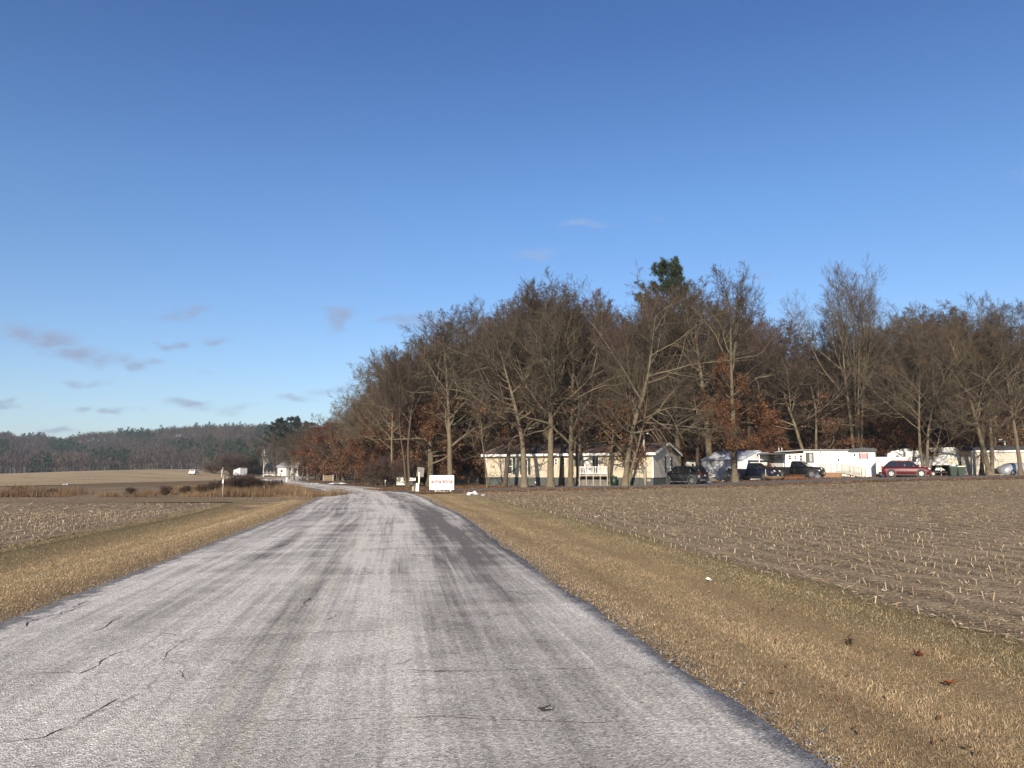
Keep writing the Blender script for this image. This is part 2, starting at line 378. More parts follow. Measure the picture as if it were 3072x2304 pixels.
# main road -------------------------------------------------------------
def road_material():
    m = bpy.data.materials.new('salted_asphalt'); m.use_nodes = True; N = NT(m.node_tree); b = N.n['Principled BSDF']
    tc = N.new('ShaderNodeTexCoord'); P = tc.outputs['Object']; UV = tc.outputs['UV']
    s = N.new('ShaderNodeSeparateXYZ', i0=UV); u, v = s.outputs[0], s.outputs[1]
    def st(a, c, d=4, r=.6, dist=0): return N.noise(N.vscale(UV, (a, c, 1)), 1.0, d, r, dist)
    broad = st(.55, .05, 3); mid = st(1.6, .07, 5, .65, .3); fin = st(7, .13, 5, .7, .2); hair = st(26, .25, 3, .6)
    blot = N.noise(P, .55, 5, .65, .6); blot2 = N.noise(P, 2.2, 5, .7, .3)
    cross = st(.35, 1.3, 4, .65, .4)
    # salt film by lane position (worn wheel tracks, bright crown)
    prof = N.ramp(N.rng(u, -3.3, 3.3), [(0, .50), (.06, .60), (.16, .68), (.26, .52), (.36, .66), (.47, .60), (.54, .82), (.66, .80), (.74, .52), (.84, .40), (.92, .66), (.965, .62), (1, .2)])
    near = N.rng(v, 6, 22, 0, 1, True)
    salt = N.math('MULTIPLY', prof, 1.0)
    salt = N.math('ADD', salt, N.math('MULTIPLY', N.math('SUBTRACT', broad, .5), 1.2))
    salt = N.math('ADD', salt, N.math('MULTIPLY', N.math('SUBTRACT', mid, .5), 1.7))
    salt = N.math('ADD', salt, N.math('MULTIPLY', N.math('SUBTRACT', fin, .5), 1.25))
    salt = N.math('ADD', salt, N.math('MULTIPLY', N.math('SUBTRACT', hair, .5), .55))
    salt = N.math('ADD', salt, N.math('MULTIPLY', N.math('SUBTRACT', blot, .5), .9))
    salt = N.math('ADD', salt, N.math('MULTIPLY', N.math('SUBTRACT', blot2, .5), .45))
    salt = N.math('ADD', salt, N.math('MULTIPLY', N.math('SUBTRACT', cross, .5), .7))
    # damp dark patch in the right lane from ~8 m on
    dk = N.math('MULTIPLY', N.rng(N.math('ADD', u, N.math('MULTIPLY', N.math('SUBTRACT', blot2, .5), 1.6)), 1.25, 1.9, 0, 1, True), N.rng(N.math('ADD', v, N.math('MULTIPLY', N.math('SUBTRACT', blot, .5), 10)), 8.5, 12, 0, 1, True))
    dk = N.math('MULTIPLY', dk, N.math('MULTIPLY', N.rng(v, 40, 26, 0, 1, True), N.rng(u, 2.9, 2.4, .35, 1)))
    salt = N.math('SUBTRACT', salt, N.math('MULTIPLY', dk, .28))
    salt = N.math('ADD', N.math('MULTIPLY', N.math('SUBTRACT', salt, .6), N.rng(v, 3, 14, .50, 1.0)), N.rng(v, 3, 14, .67, .62)); sf = N.rng(salt, .20, .90, 0, 1)
    tint = N.mix(N.noise(P, .8, 3), (.185, .163, .148), (.175, .155, .128))
    white = N.mix(N.noise(P, .5, 3), (.70, .645, .585), (.70, .64, .53))
    col = N.mix(sf, tint, white)
    # worn double centre line, just a cream trace
    wn = N.noise(P, 7, 4, .7)
    for c0 in (.02, -.27):
        d = N.math('ABSOLUTE', N.math('SUBTRACT', N.math('ADD', u, N.math('MULTIPLY', N.math('SUBTRACT', N.noise(P, 3, 2), .5), .03)), c0))
        lm = N.math('MULTIPLY', N.rng(d, .075, .045), N.rng(wn, .38, .66, .0, .40))
        col = N.mix(lm, col, (.56, .50, .33))
    # dark ragged edges
    ew = N.math('MULTIPLY', N.math('SUBTRACT', N.noise(P, 2.6, 6, .75), .5), .75)
    er = N.rng(N.math('ADD', u, ew), 3.04, 3.18, 0, .65, True); elf = N.math('MULTIPLY', N.rng(N.math('SUBTRACT', ew, u), 2.98, 3.15, 0, .85, True), 1)
    col = N.mix(er, col, N.mix(N.rng(N.noise(P, 14, 4, .7), .5, .75), (.115, .113, .115), (.34, .33, .31)))
    col = N.mix(elf, col, (.095, .095, .10))
    # fine connected cracking, faint
    wv = N.new('ShaderNodeVectorMath', _operation='ADD', i0=N.vscale(P, (1, .55, 1)), i1=N.vscale(N.noise(P, 1.7, 4, .6, 0, 1), (.9, .9, 0)))
    ve = N.new('ShaderNodeTexVoronoi', _feature='DISTANCE_TO_EDGE', Scale=.62, Vector=wv)
    cm = N.math('MULTIPLY', N.rng(ve.outputs['Distance'], .012, .003, 0, 1), N.rng(N.noise(P, .45, 4, .6), .50, .62, 0, .62))
    col = N.mix(cm, col, (.07, .063, .058))
    # aggregate: stone chips of different grey, dark pits
    vo = N.new('ShaderNodeTexVoronoi', Scale=75, Vector=P)
    vs = N.new('ShaderNodeSeparateColor', i0=vo.outputs['Color'])
    col = N.mix(1.0, col, N.ramp(vs.outputs[0], [(0, .50), (.3, .9), (.75, 1.08), (1, 1.5)]), 'MULTIPLY')
    ag = N.noise(P, 34, 5, .8)
    col = N.mix(1.0, col, N.ramp(ag, [(.30, .42), (.46, .95), (.56, 1.06), (.72, 1.45)]), 'MULTIPLY')
    N.put(b, 'Base Color', col); b.inputs['Roughness'].default_value = .85; b.inputs['Specular IOR Level'].default_value = .25
    h = N.math('ADD', N.math('MULTIPLY', ag, 1.2), N.math('MULTIPLY', vo.outputs['Distance'], .8))
    N.put(b, 'Normal', N.new('ShaderNodeBump', Strength=.8, Distance=.012, Height=h))
    return m
ROAD = road_material()
Sr = np.concatenate([geo(-12, 60, .30, 1.008), geo(60.8, 300, .8, 1.03)])
road = sheet('road', Sr, np.array([-3.22, -3.0, -2.4, -1.6, -.8, 0, .8, 1.6, 2.4, 3.0, 3.22]), ROAD, .02, jit=.034)
# snow and slush streaks, potholes and cracks on the road
CRK = mat('crack_dark', (.035, .033, .032), .95, (.06, .055, .05), 20)
def crack(pts, w0, jit, name='crack', z=.0235):
    P = []
    for (a, b) in zip(pts, pts[1:]):
        A = Vector(ground_px(*a)); B = Vector(ground_px(*b)); n = max(2, int((B-A).length/.10))
        for i in range(n): P.append(A.lerp(B, i/n))
    P.append(Vector(ground_px(*pts[-1])))
    n = len(P); V = []
    off = np.cumsum(rng.standard_normal(n))*jit*.25; off -= np.linspace(0, off[-1], n)
    off += rng.standard_normal(n)*jit*.35
    for i, p in enumerate(P):
        d = (P[min(i+1, n-1)]-P[max(i-1, 0)]); nn = Vector((-d.y, d.x, 0)).normalized()
        w_ = .75*w0*max(.12, rng.random()*1.3)*min(1, i/3+.2, (n-1-i)/3+.2); c = p+nn*off[i]
        for sgn in (1, -1):
            q = c+nn*w_*sgn; V.append((q.x, q.y, gz(q.x, q.y)+z))
    F = [(2*i, 2*i+1, 2*i+3, 2*i+2) for i in range(n-1)]
    return mesh_np(name, V, [np.array(F)], CRK, road)
k = .6944
C1 = [([(0, 1130), (190, 1120), (330, 1045), (430, 995), (510, 940), (600, 905)], .010, .05), ([(600, 905), (900, 900), (1010, 880), (1270, 855), (1360, 845)], .004, .03),
      ([(0, 845), (250, 830), (330, 830), (440, 780), (480, 745), (640, 705)], .008, .06), ([(420, 650), (500, 595), (540, 575)], .011, .05), ([(620, 550), (670, 520), (720, 505)], .009, .05),
      ([(820, 305), (1000, 298), (1180, 288), (1250, 262)], .030, .06), ([(880, 688), (1300, 655), (1900, 635), (2200, 630)], .004, .03), ([(600, 650), (760, 660), (800, 690)], .009, .05),
      ([(1300, 550), (1340, 510), (1370, 490)], .012, .05), ([(870, 1040), (1000, 1045), (1500, 1030), (2000, 1015), (2212, 1030)], .004, .02), ([(1750, 815), (1900, 822), (2130, 825)], .008, .03),
      ([(1730, 430), (2000, 428)], .022, .05), ([(1640, 272), (1860, 268)], .03, .06), ([(770, 820), (800, 860)], .008, .04), ([(1150, 640), (900, 655)], .004, .03), ([(1000, 450), (1180, 440)], .006, .04),
      ([(0, 770), (40, 745)], .010, .04), ([(690, 790), (740, 730), (850, 660)], .004, .03), ([(1420, 600), (1450, 575)], .02, .05), ([(1700, 800), (1780, 770)], .012, .04), ([(1550, 372), (1600, 375)], .03, .03),
      ([(1360, 440), (1400, 436)], .022, .03), ([(1400, 378), (1560, 378)], .010, .04), ([(1430, 350), (1450, 342)], .03, .03), ([(1560, 290), (1575, 296)], .03, .03), ([(1795, 522), (1830, 520)], .014, .02)]
for pts, w0, j in C1: crack([(x*k, 1450+y*k) for x, y in pts], w0, j)
for pts, w0, j in [([(150, 1310), (280, 1240), (380, 1195), (640, 1130), (780, 1050), (870, 1000), (1000, 955)], .012, .06)]:
    crack([(x/3.16, 1480+y/3.16) for x, y in pts], w0, j)
for pts, w0, j in [([(0, 590), (250, 575), (700, 600), (1300, 610), (1950, 590), (2060, 585)], .005, .03), ([(0, 290), (260, 265), (600, 265), (1250, 250), (1720, 235)], .005, .03), ([(870, 68), (920, 75)], .010, .01), ([(130, 330), (190, 332)], .007, .02)]:
    crack([(1200+x/2.212, 1900+y/2.212) for x, y in pts], w0, j)
# small pothole with loose chips
hx, hy, hz = ground_px(1636, 2134)
bm = bmesh.new(); ring = [bm.verts.new((hx+.045*math.cos(a)*(1+.35*random.random()), hy+.07*math.sin(a)*(1+.3*random.random()), hz+.0245)) for a in [i*.5236 for i in range(12)]]
bm.faces.new(ring); bm_obj('pothole', bm, CRK, road)
CHIP = mat('stone_chip', (.26, .25, .23), .85, (.14, .13, .12), 30)
for i in range(9):
    bm = bmesh.new(); bmesh.ops.create_icosphere(bm, subdivisions=1, radius=.008+.007*random.random())
    for vv in bm.verts: vv.co = Vector((vv.co.x*(1+random.random()), vv.co.y*(1+.7*random.random()), vv.co.z*.5))
    a = random.random()*6.28; r = .02+.07*random.random()
    bm_obj('stone_chip', bm, CHIP, road, loc=(hx+.01+r*math.cos(a)*.7, hy+r*math.sin(a), hz+.028))

# side road ---------------------------------------------------------------
SRp = np.array([at(1195, 62), at(1300, 63.2), at(1500, 66), at(1700, 68), at(2000, 70.6), at(2400, 73), at(2700, 74.3), at(3072, 76), at(3500, 79)])
def side_pt(t, u):
    seg = np.linspace(0, len(SRp)-1, 400); sx = np.interp(seg, range(len(SRp)), SRp[:, 0]); sy = np.interp(seg, range(len(SRp)), SRp[:, 1])
    i = t*399; x = np.interp(i, range(400), sx); y = np.interp(i, range(400), sy)
    dx = np.interp(np.minimum(i+4, 399), range(400), sx)-np.interp(np.maximum(i-4, 0), range(400), sx); dy = np.interp(np.minimum(i+4, 399), range(400), sy)-np.interp(np.maximum(i-4, 0), range(400), sy)
    L = np.hypot(dx, dy); return x+u*dy/L, y-u*dx/L
ASPH = ground_mat('old_asphalt', (.155, .148, .140), (.125, .12, .115), (.19, .175, .16), .2, 1.0, 18, .01)
T = np.linspace(0, 1, 160); U = np.array([-3.3, -1.6, 0, 1.6, 3.3])
TT, UU = np.meshgrid(T, U, indexing='ij'); UU = UU*(1+np.clip((.06-TT)/.06, 0, 1)*1.1)
UU[:, 0] += rng.standard_normal(160)*.12; UU[:, -1] += rng.standard_normal(160)*.12
X, Y = side_pt(TT, UU); idx = np.arange(X.size).reshape(X.shape)
Fq = np.stack([idx[:-1, :-1], idx[:-1, 1:], idx[1:, 1:], idx[1:, :-1]], -1).reshape(-1, 4)
tag(mesh_np('side_road', np.stack([X, Y, terr(X, Y)+.05], -1).reshape(-1, 3), [Fq], ASPH, smooth=True), kind='structure')
# yard: leaf-strewn ground between and behind the homes, with the strip on the field side of the lane
YARD = ground_mat('leaf_litter', (.145, .088, .048), (.19, .135, .078), (.10, .06, .035), .12, .9, 9, .05)
LAWN = ground_mat('brown_lawn', (.20, .145, .075), (.175, .115, .06), (.145, .105, .06), .12, .7, 9, .04)
vv_ = geo(2.3, 110, 1.0, 1.06); UU, TT = np.meshgrid(-vv_, np.linspace(0, 1, 160))
X, Y = side_pt(TT, UU); idx = np.arange(X.size).reshape(X.shape)
Fq = np.stack([idx[:-1, :-1], idx[:-1, 1:], idx[1:, 1:], idx[1:, :-1]], -1).reshape(-1, 4)
tag(mesh_np('yard', np.stack([X, Y, terr(X, Y)+.0], -1).reshape(-1, 3), [Fq], YARD, smooth=True), kind='structure')
tt = np.linspace(0.02, 1, 120); UU, TT = np.meshgrid(np.array([3.0, 4.0, 5.4, 6.8]), tt); UU = UU.copy(); UU[:, -1] += rng.standard_normal(120)*.5
X, Y = side_pt(TT, UU); idx = np.arange(X.size).reshape(X.shape)
Fq = np.stack([idx[:-1, :-1], idx[:-1, 1:], idx[1:, 1:], idx[1:, :-1]], -1).reshape(-1, 4)
tag(mesh_np('lane_verge', np.stack([X, Y, terr(X, Y)+.03], -1).reshape(-1, 3), [Fq], YARD, smooth=True), kind='structure')
# ------------------------------------------------------------------ trees
def rand_perp(D):
    r = rng.standard_normal(D.shape); r -= (r*D).sum(-1, keepdims=True)*D
    return r/np.linalg.norm(r, axis=-1, keepdims=True)
def norm(a): return a/np.linalg.norm(a, axis=-1, keepdims=True)
def grow(P, D, L, n, crook, trop, env=None):
    """P,D (m,3) L (m,) -> polylines (m,n+1,3)"""
    pts = [P]; D = D.copy()
    for i in range(n):
        D = norm(D+rng.standard_normal(D.shape)*crook+np.array([0, 0, 1.])*trop)
        P = P+D*(L/n)[:, None]; pts.append(P)
    return np.stack(pts, 1)
def tubes(pts, r0, r1, k, point=False):
    """pts (m,n+1,3) -> verts, quads, tris ; r0,r1 (m,)"""
    m, n1, _ = pts.shape
    T = np.empty_like(pts); T[:, 1:-1] = pts[:, 2:]-pts[:, :-2]; T[:, 0] = pts[:, 1]-pts[:, 0]; T[:, -1] = pts[:, -1]-pts[:, -2]
    T = norm(T+1e-9); ref = np.where(np.abs(T[..., 2:3]) < .9, np.array([0, 0, 1.]), np.array([1., 0, 0]))
    A = norm(np.cross(T, ref)); B = np.cross(T, A)
    t = np.linspace(0, 1, n1)[None, :]; R = r0[:, None]*(1-t)+r1[:, None]*t
    ang = np.arange(k)*2*np.pi/k
    V = pts[:, :, None]+R[..., None, None]*(A[:, :, None]*np.cos(ang)[None, None, :, None]+B[:, :, None]*np.sin(ang)[None, None, :, None])
    base = np.arange(m*n1*k).reshape(m, n1, k)
    if point:   # last ring collapsed to a tip
        V2 = V[:, :-1].reshape(m, -1, 3); tip = pts[:, -1:]
        V = np.concatenate([V2, tip], 1); per = V.shape[1]; off = (np.arange(m)*per)[:, None]
        q = []
        if n1 > 2:
            loc = np.arange((n1-1)*k).reshape(n1-1, k); nx = np.roll(loc, -1, 1)
            f = np.stack([loc[:-1], nx[:-1], nx[1:], loc[1:]], -1).reshape(-1, 4)
            q = (f[None]+off[..., None]).reshape(-1, 4)
        loc = (n1-2)*k+np.arange(k); tr = np.stack([loc, np.roll(loc, -1), np.full(k, per-1)], -1)
        return V.reshape(-1, 3), q, (tr[None]+off[..., None]).reshape(-1, 3)
    nx = np.roll(base, -1, 2)
    q = np.stack([base[:, :-1], nx[:, :-1], nx[:, 1:], base[:, 1:]], -1).reshape(-1, 4)
    return V.reshape(-1, 3), q, []
class Acc:
    def __init__(s): s.V = []; s.Q = []; s.T = []; s.C = []; s.n = 0
    def add(s, V, q, t, c=None):
        s.V.append(V)
        if len(q): s.Q.append(np.asarray(q)+s.n)
        if len(t): s.T.append(np.asarray(t)+s.n)
        if c is not None: s.C.append(np.broadcast_to(c, (len(V), 3)))
        s.n += len(V)
    def obj(s, name, mat_, parent=None, smooth=False):
        f = []
        if s.Q: f.append(np.concatenate(s.Q))
        if s.T: f.append(np.concatenate(s.T))
        return mesh_np(name, np.concatenate(s.V), f, mat_, parent, np.concatenate(s.C) if s.C else None, smooth)
def children(pts, L, r0, r1, K, t0, t1, a0, a1, lr, shp, flat=0.):
    """K children on each polyline; returns P,D,L,r"""
    m, n1, _ = pts.shape; n = n1-1
    t = t0+(t1-t0)*(np.arange(K)[None]+rng.random((m, K)))/K
    f = t*n; i = np.minimum(f.astype(int), n-1); fr = f-i; mi = np.arange(m)[:, None]
    P = pts[mi, i]*(1-fr[..., None])+pts[mi, i+1]*fr[..., None]; T = norm(pts[mi, i+1]-pts[mi, i])
    a = (a0+(a1-a0)*t+rng.standard_normal(t.shape)*9)*np.pi/180
    pr = rand_perp(T)
    if flat: pr[..., 2] *= (1-flat); pr = norm(pr)
    D = norm(T*np.cos(a)[..., None]+pr*np.sin(a)[..., None])
    LL = L[:, None]*lr*shp(t)*(.7+.6*rng.random(t.shape)); R = (r0[:, None]*(1-t)+r1[:, None]*t)
    return P.reshape(-1, 3), D.reshape(-1, 3), LL.ravel(), R.ravel()

def bark(name, c, c2, val=.25, moss=None):
    m = bpy.data.materials.new(name); m.use_nodes = True; N = NT(m.node_tree); b = N.n['Principled BSDF']
    tc = N.new('ShaderNodeTexCoord'); P = tc.outputs['Object']; S = N.vscale(P, (5, 5, .9))
    f = N.noise(S, 3.2, 5, .7, .4)
    col = N.mix(N.rng(f, .35, .65), c2, c); col = N.mix(N.rng(N.noise(P, .7, 3), .45, .7, 0, .55), col, moss or c2)
    oi = N.new('ShaderNodeObjectInfo'); h = N.new('ShaderNodeHueSaturation', Color=col); N.put(h, 'Value', N.rng(oi.outputs['Random'], 0, 1, 1-val, 1+val))
    N.put(b, 'Base Color', h.outputs[0]); b.inputs['Roughness'].default_value = .95; b.inputs['Specular IOR Level'].default_value = .15
    N.put(b, 'Normal', N.new('ShaderNodeBump', Strength=1.0, Distance=.05, Height=f)); MATS[name] = m; return m
BARK = bark('bark_grey_brown', (.19, .155, .108), (.085, .066, .046), .2, (.19, .175, .10))
BARKD = bark('bark_dark', (.125, .098, .070), (.06, .047, .034), .28)
TWIG = bark('twig_brown', (.100, .076, .052), (.066, .049, .035), .3, (.092, .078, .045))
TWIGR = bark('twig_reddish', (.098, .066, .050), (.064, .043, .034), .28)
def leafmat():
    m = mat_attr('dead_oak_leaves', .8, 1.0, .15, .25, .15); return m
LEAF = leafmat()

def leaves_at(acc, P, n, spread, size, pal, sd=1):
    """n folded leaf quads scattered about each point"""
    C = np.repeat(P, n, 0)+rng.standard_normal((len(P)*n, 3))*spread
    m = len(C); A = norm(rng.standard_normal((m, 3))); B = rand_perp(A); s = size*(.6+.8*rng.random(m))[:, None]; nrm = np.cross(A, B)
    V = np.stack([C-A*s, C+B*s*.55+nrm*s*.25, C+A*s, C-B*s*.55+nrm*s*.25], 1).reshape(-1, 3)
    q = np.arange(4*m).reshape(m, 4); tr = np.concatenate([q[:, [0, 1, 2]], q[:, [0, 2, 3]]])
    pal = np.array(pal); c = pal[rng.integers(0, len(pal), m)]*(.65+.7*rng.random((m, 1)))
    acc.add(V, [], tr, np.repeat(c, 4, 0))
RUST = [(.20, .09, .042), (.165, .072, .035), (.135, .062, .035), (.24, .12, .055), (.11, .052, .03)]
DULL = [(.19, .10, .055), (.15, .078, .045), (.22, .13, .07), (.11, .058, .036)]

def tree_mesh(seed, H=18, r=.26, tf=.3, n1=16, lr1=.42, a_low=72, a_top=28, trop=.10, crook=.16, n2=10, n3=9, n4=9, top=.86, lean=(0, 0), stems=None, twigr=.0095, droop=0,
              shape=None, leaf=0, leafz=(0, .5), pal=RUST, flare=1.5, bend=.05, k0=9, leafn=7, lspread=.16, llen=.085, lr2=.46, twl=.55):
    """returns dict of part name -> Acc"""
    global rng
    keep = rng; rng = np.random.default_rng(seed)
    tr, cr, lf = Acc(), Acc(), Acc()
    stems = stems or [(0, 0, 0, 1.0, 1.0)]      # (x, azimuth, lean deg, height factor, radius factor)
    P0 = []; D0 = []; L0 = []; R0 = []
    for (off, az, ln, hf, rf) in stems:
        a = R_(az); l = R_(ln)
        P0.append((off*math.cos(a), off*math.sin(a), -.15)); D0.append((math.cos(a)*math.sin(l)+lean[0], math.sin(a)*math.sin(l)+lean[1], math.cos(l))); L0.append(H*top*hf); R0.append(r*rf)
    P0 = np.array(P0, float); D0 = norm(np.array(D0, float)); L0 = np.array(L0, float); R0 = np.array(R0, float)
    t0 = grow(P0, D0, L0, 14, bend, .035)
    V, q, _ = tubes(t0, R0, R0*.16, k0)
    # root flare
    base = V.reshape(len(P0), 15, k0, 3); cen = t0[:, 0][:, None]
    base[:, 0] = cen+(base[:, 0]-cen)*(flare+.25*rng.random((len(P0), k0, 1)))
    base[:, 0, :, 2] = -.2
    tr.add(base.reshape(-1, 3), q, [])
    shp1 = shape or (lambda t: 1.10-.52*np.clip((t-tf)/(1-tf), 0, 1)**1.4)
    r1e = R0*.16
    P, D, L, R = children(t0, np.full(len(P0), H*1.0), R0, r1e, n1, tf, .985, a_low+ (a_low-a_top)*tf*.5, a_top, lr1, shp1)
    if droop: D[:, 2] -= droop; D = norm(D)
    r1 = np.minimum(R*.62, .022*L+.02)
    t1 = grow(P, D, L, 9, crook, trop); V, q, _ = tubes(t1, r1, r1*.22, 6); tr.add(V, q, [])
    P, D, L2, R = children(t1, L, r1, r1*.22, n2, .16, 1, 58, 30, lr2, lambda t: 1.2-.75*t, .15)
    r2 = np.minimum(R*.7, .017*L2+.012)
    t2 = grow(P, D, L2, 6, crook*1.25, trop*.9); V, q, _ = tubes(t2, r2, r2*.3, 4); tr.add(V, q, [])
    P, D, L3, R = children(t2, L2, r2, r2*.3, n3, .12, 1, 60, 30, .48, lambda t: 1.15-.6*t)
    r3 = np.minimum(R*.8, .015)+.001; r3 = np.maximum(r3, .010)
    t3 = grow(P, D, L3, 4, crook*1.5, trop*.9); V, q, t = tubes(t3, r3, r3*.4, 3, True); cr.add(V, q, t)
    P, D, L4, R = children(t3, L3, r3, r3*.5, n4, .1, 1, 55, 25, twl, lambda t: 1.1-.4*t)
    L4 = np.maximum(L4, .28); t4 = grow(P, D, L4, 1, .1, trop); V, q, t = tubes(t4, np.full(len(P), twigr), np.full(len(P), .002), 3, True); cr.add(V, q, t)
    if leaf:
        z = t3[:, -1, 2]/H; ok = (z > leafz[0]) & (z < leafz[1]) & (rng.random(len(z)) < leaf)
        nb = np.sin(t3[:, -1, 0]*.9+seed)*np.sin(t3[:, -1, 1]*.8)*np.sin(t3[:, -1, 2]*.9) > -.25
        ok &= nb; c = t3[ok][:, 2]
        if len(c): leaves_at(lf, c, leafn, lspread, llen, pal)
    rng = keep
    return {'trunk': tr, 'crown': cr, 'dead_leaves': lf if lf.V else None}
TREE = {}
def make_proto(key, barkm=None, twigm=None, **kw):
    d = tree_mesh(**kw); out = {}
    for nm, a in d.items():
        if a is None: continue
        o = a.obj(nm, {'trunk': barkm or BARK, 'crown': twigm or TWIG, 'dead_leaves': LEAF}[nm], None, nm == 'trunk')
        out[nm] = o.data; bpy.data.objects.remove(o)
    TREE[key] = (out, kw.get('H', 18))
def put_tree(key, x, y, H, rz, label, group=None, name='bare_tree', wide=1.0, cat='tree', tilt=None):
    dd, H0 = TREE[key]; s = H/H0
    r = empty(name, (x, y, gz(x, y)), rz, label, cat, group)
    r.scale = (s*wide, s*wide, s)
    if tilt: r.rotation_euler = (tilt[0], tilt[1], rz)
    for nm, me in dd.items():
        o = bpy.data.objects.new(nm, me); link(o, r)
    return r

# protos: shapes shared by the crowd of the wood
make_proto('oak_a', seed=11, H=17, r=.27, tf=.27, n1=17, lr1=.46, a_low=80, a_top=30, crook=.20, trop=.07)
make_proto('oak_b', seed=12, H=17, r=.30, tf=.22, n1=18, lr1=.44, a_low=75, a_top=32, crook=.22, trop=.06, leaf=.22, leafz=(.1, .5), pal=DULL, leafn=12, llen=.09)
make_proto('oak_c', TWIG and BARKD, TWIGR, seed=13, H=17, r=.25, tf=.30, n1=16, lr1=.42, a_low=70, a_top=26, crook=.17, trop=.10)
make_proto('slim_a', BARKD, TWIG, seed=14, H=18, r=.20, tf=.40, n1=15, lr1=.30, a_low=58, a_top=22, crook=.13, trop=.12)
make_proto('slim_b', BARKD, TWIGR, seed=15, H=18, r=.18, tf=.45, n1=9, lr1=.27, a_low=52, a_top=20, crook=.12, trop=.14, stems=[(0, 0, 2, 1, 1), (.25, 140, 8, .9, .7)])
make_proto('leafy', BARKD, TWIGR, seed=16, H=11, r=.15, tf=.12, n1=16, lr1=.36, a_low=82, a_top=35, crook=.2, trop=.04, n2=9, n3=7, n4=4, leaf=.7, leafz=(0, .97), pal=RUST, leafn=18, llen=.10, lspread=.2)
make_proto('leafy_dull', BARKD, TWIGR, seed=17, H=9, r=.12, tf=.1, n1=15, lr1=.38, a_low=85, a_top=38, crook=.2, trop=.03, n2=9, n3=7, n4=5, leaf=.55, leafz=(0, .95), pal=DULL, leafn=14, llen=.10, lspread=.2)
make_proto('bush', BARKD, TWIGR, seed=18, H=3.2, r=.045, tf=.05, n1=10, lr1=.5, a_low=50, a_top=25, crook=.15, trop=.06, n2=6, n3=5, n4=4, twigr=.006,
           stems=[(.12, a, 24, 1, .9) for a in (0, 60, 120, 180, 240, 300)], top=.7, k0=5, lr2=.5)
make_proto('birch', WHITE, TWIG, seed=19, H=12, r=.12, tf=.3, n1=14, lr1=.26, a_low=50, a_top=20, trop=.12, n3=7, n4=6)

# heroes
make_proto('hero_spread', seed=31, H=18.5, r=.33, tf=.34, n1=17, lr1=.46, a_low=80, a_top=34, crook=.22, trop=.05, n3=9, n4=8, bend=.06, stems=[(0, 0, 1, .95, 1)], leaf=.05, leafz=(.2, .5), pal=RUST)
make_proto('hero_straight', seed=32, H=19, r=.34, tf=.36, n1=16, lr1=.42, a_low=70, a_top=30, crook=.19, trop=.08, n3=9, n4=8, bend=.03)
make_proto('hero_arch', seed=33, H=19, r=.27, tf=.26, n1=14, lr1=.50, a_low=70, a_top=26, crook=.09, trop=-.015, lean=(.10, 0), n2=11, n3=8, n4=7, bend=.05, stems=[(0, 0, 1, 1, 1), (.30, 10, 7, .5, .62)])
make_proto('hero_leafy', seed=34, H=19.5, r=.36, tf=.17, n1=20, lr1=.36, a_low=85, a_top=24, crook=.17, trop=.07, leaf=.85, leafz=(.10, .60), pal=RUST, leafn=17, llen=.085, lspread=.22, bend=.025,
           shape=lambda t: np.where(t < .35, .75, np.where(t < .58, .42, 1.35-.9*np.clip((t-.5)/.5, 0, 1))))
make_proto('hero_vase', BARK, TWIG, seed=35, H=22, r=.26, tf=.46, n1=9, lr1=.40, a_low=50, a_top=18, crook=.07, trop=.10, n2=9, n3=8, n4=7, top=.9, bend=.02,
           stems=[(.25, 180, 2.0, .97, .85), (.15, 0, 1.5, 1, .9), (.42, 10, 5.5, .93, .75), (.2, 270, 4, .9, .6)])
make_proto('hero_split', BARK, TWIG, seed=36, H=16, r=.24, tf=.40, n1=9, lr1=.36, a_low=60, a_top=28, crook=.13, trop=.06, bend=.05, stems=[(.2, 180, 15, .92, 1), (.2, 5, 8, 1, .8)])
make_proto('hero_lean_left', seed=37, H=17.5, r=.21, tf=.33, n1=16, lr1=.46, a_low=55, a_top=28, crook=.11, trop=.03, lean=(-.13, 0), bend=.05)
make_proto('hero_lean_right', seed=38, H=16.5, r=.20, tf=.30, n1=12, lr1=.50, a_low=72, a_top=30, crook=.10, trop=-.01, lean=(.10, 0), bend=.05, stems=[(0, 0, 0, 1, 1), (.2, 5, 12, .6, .5)])
make_proto('hero_fork', seed=39, H=16.5, r=.25, tf=.28, n1=10, lr1=.38, a_low=66, a_top=28, crook=.14, trop=.06, stems=[(0, 180, 7, 1, 1), (.2, 0, 6, .95, .8)])
make_proto('hero_small', seed=40, H=8, r=.10, tf=.35, n1=11, lr1=.40, a_low=60, a_top=26, crook=.14, trop=.06, lean=(-.06, 0), n2=7, n3=6, n4=5, twigr=.007, leaf=.05, pal=RUST, leafz=(0, 1))
make_proto('hero_leaf_small', BARK, TWIG, seed=41, H=7.5, r=.17, tf=.30, n1=12, lr1=.34, a_low=80, a_top=30, crook=.2, trop=.04, n2=8, n3=6, n4=4, leaf=.55, leafz=(.2, .9), pal=RUST, leafn=12)

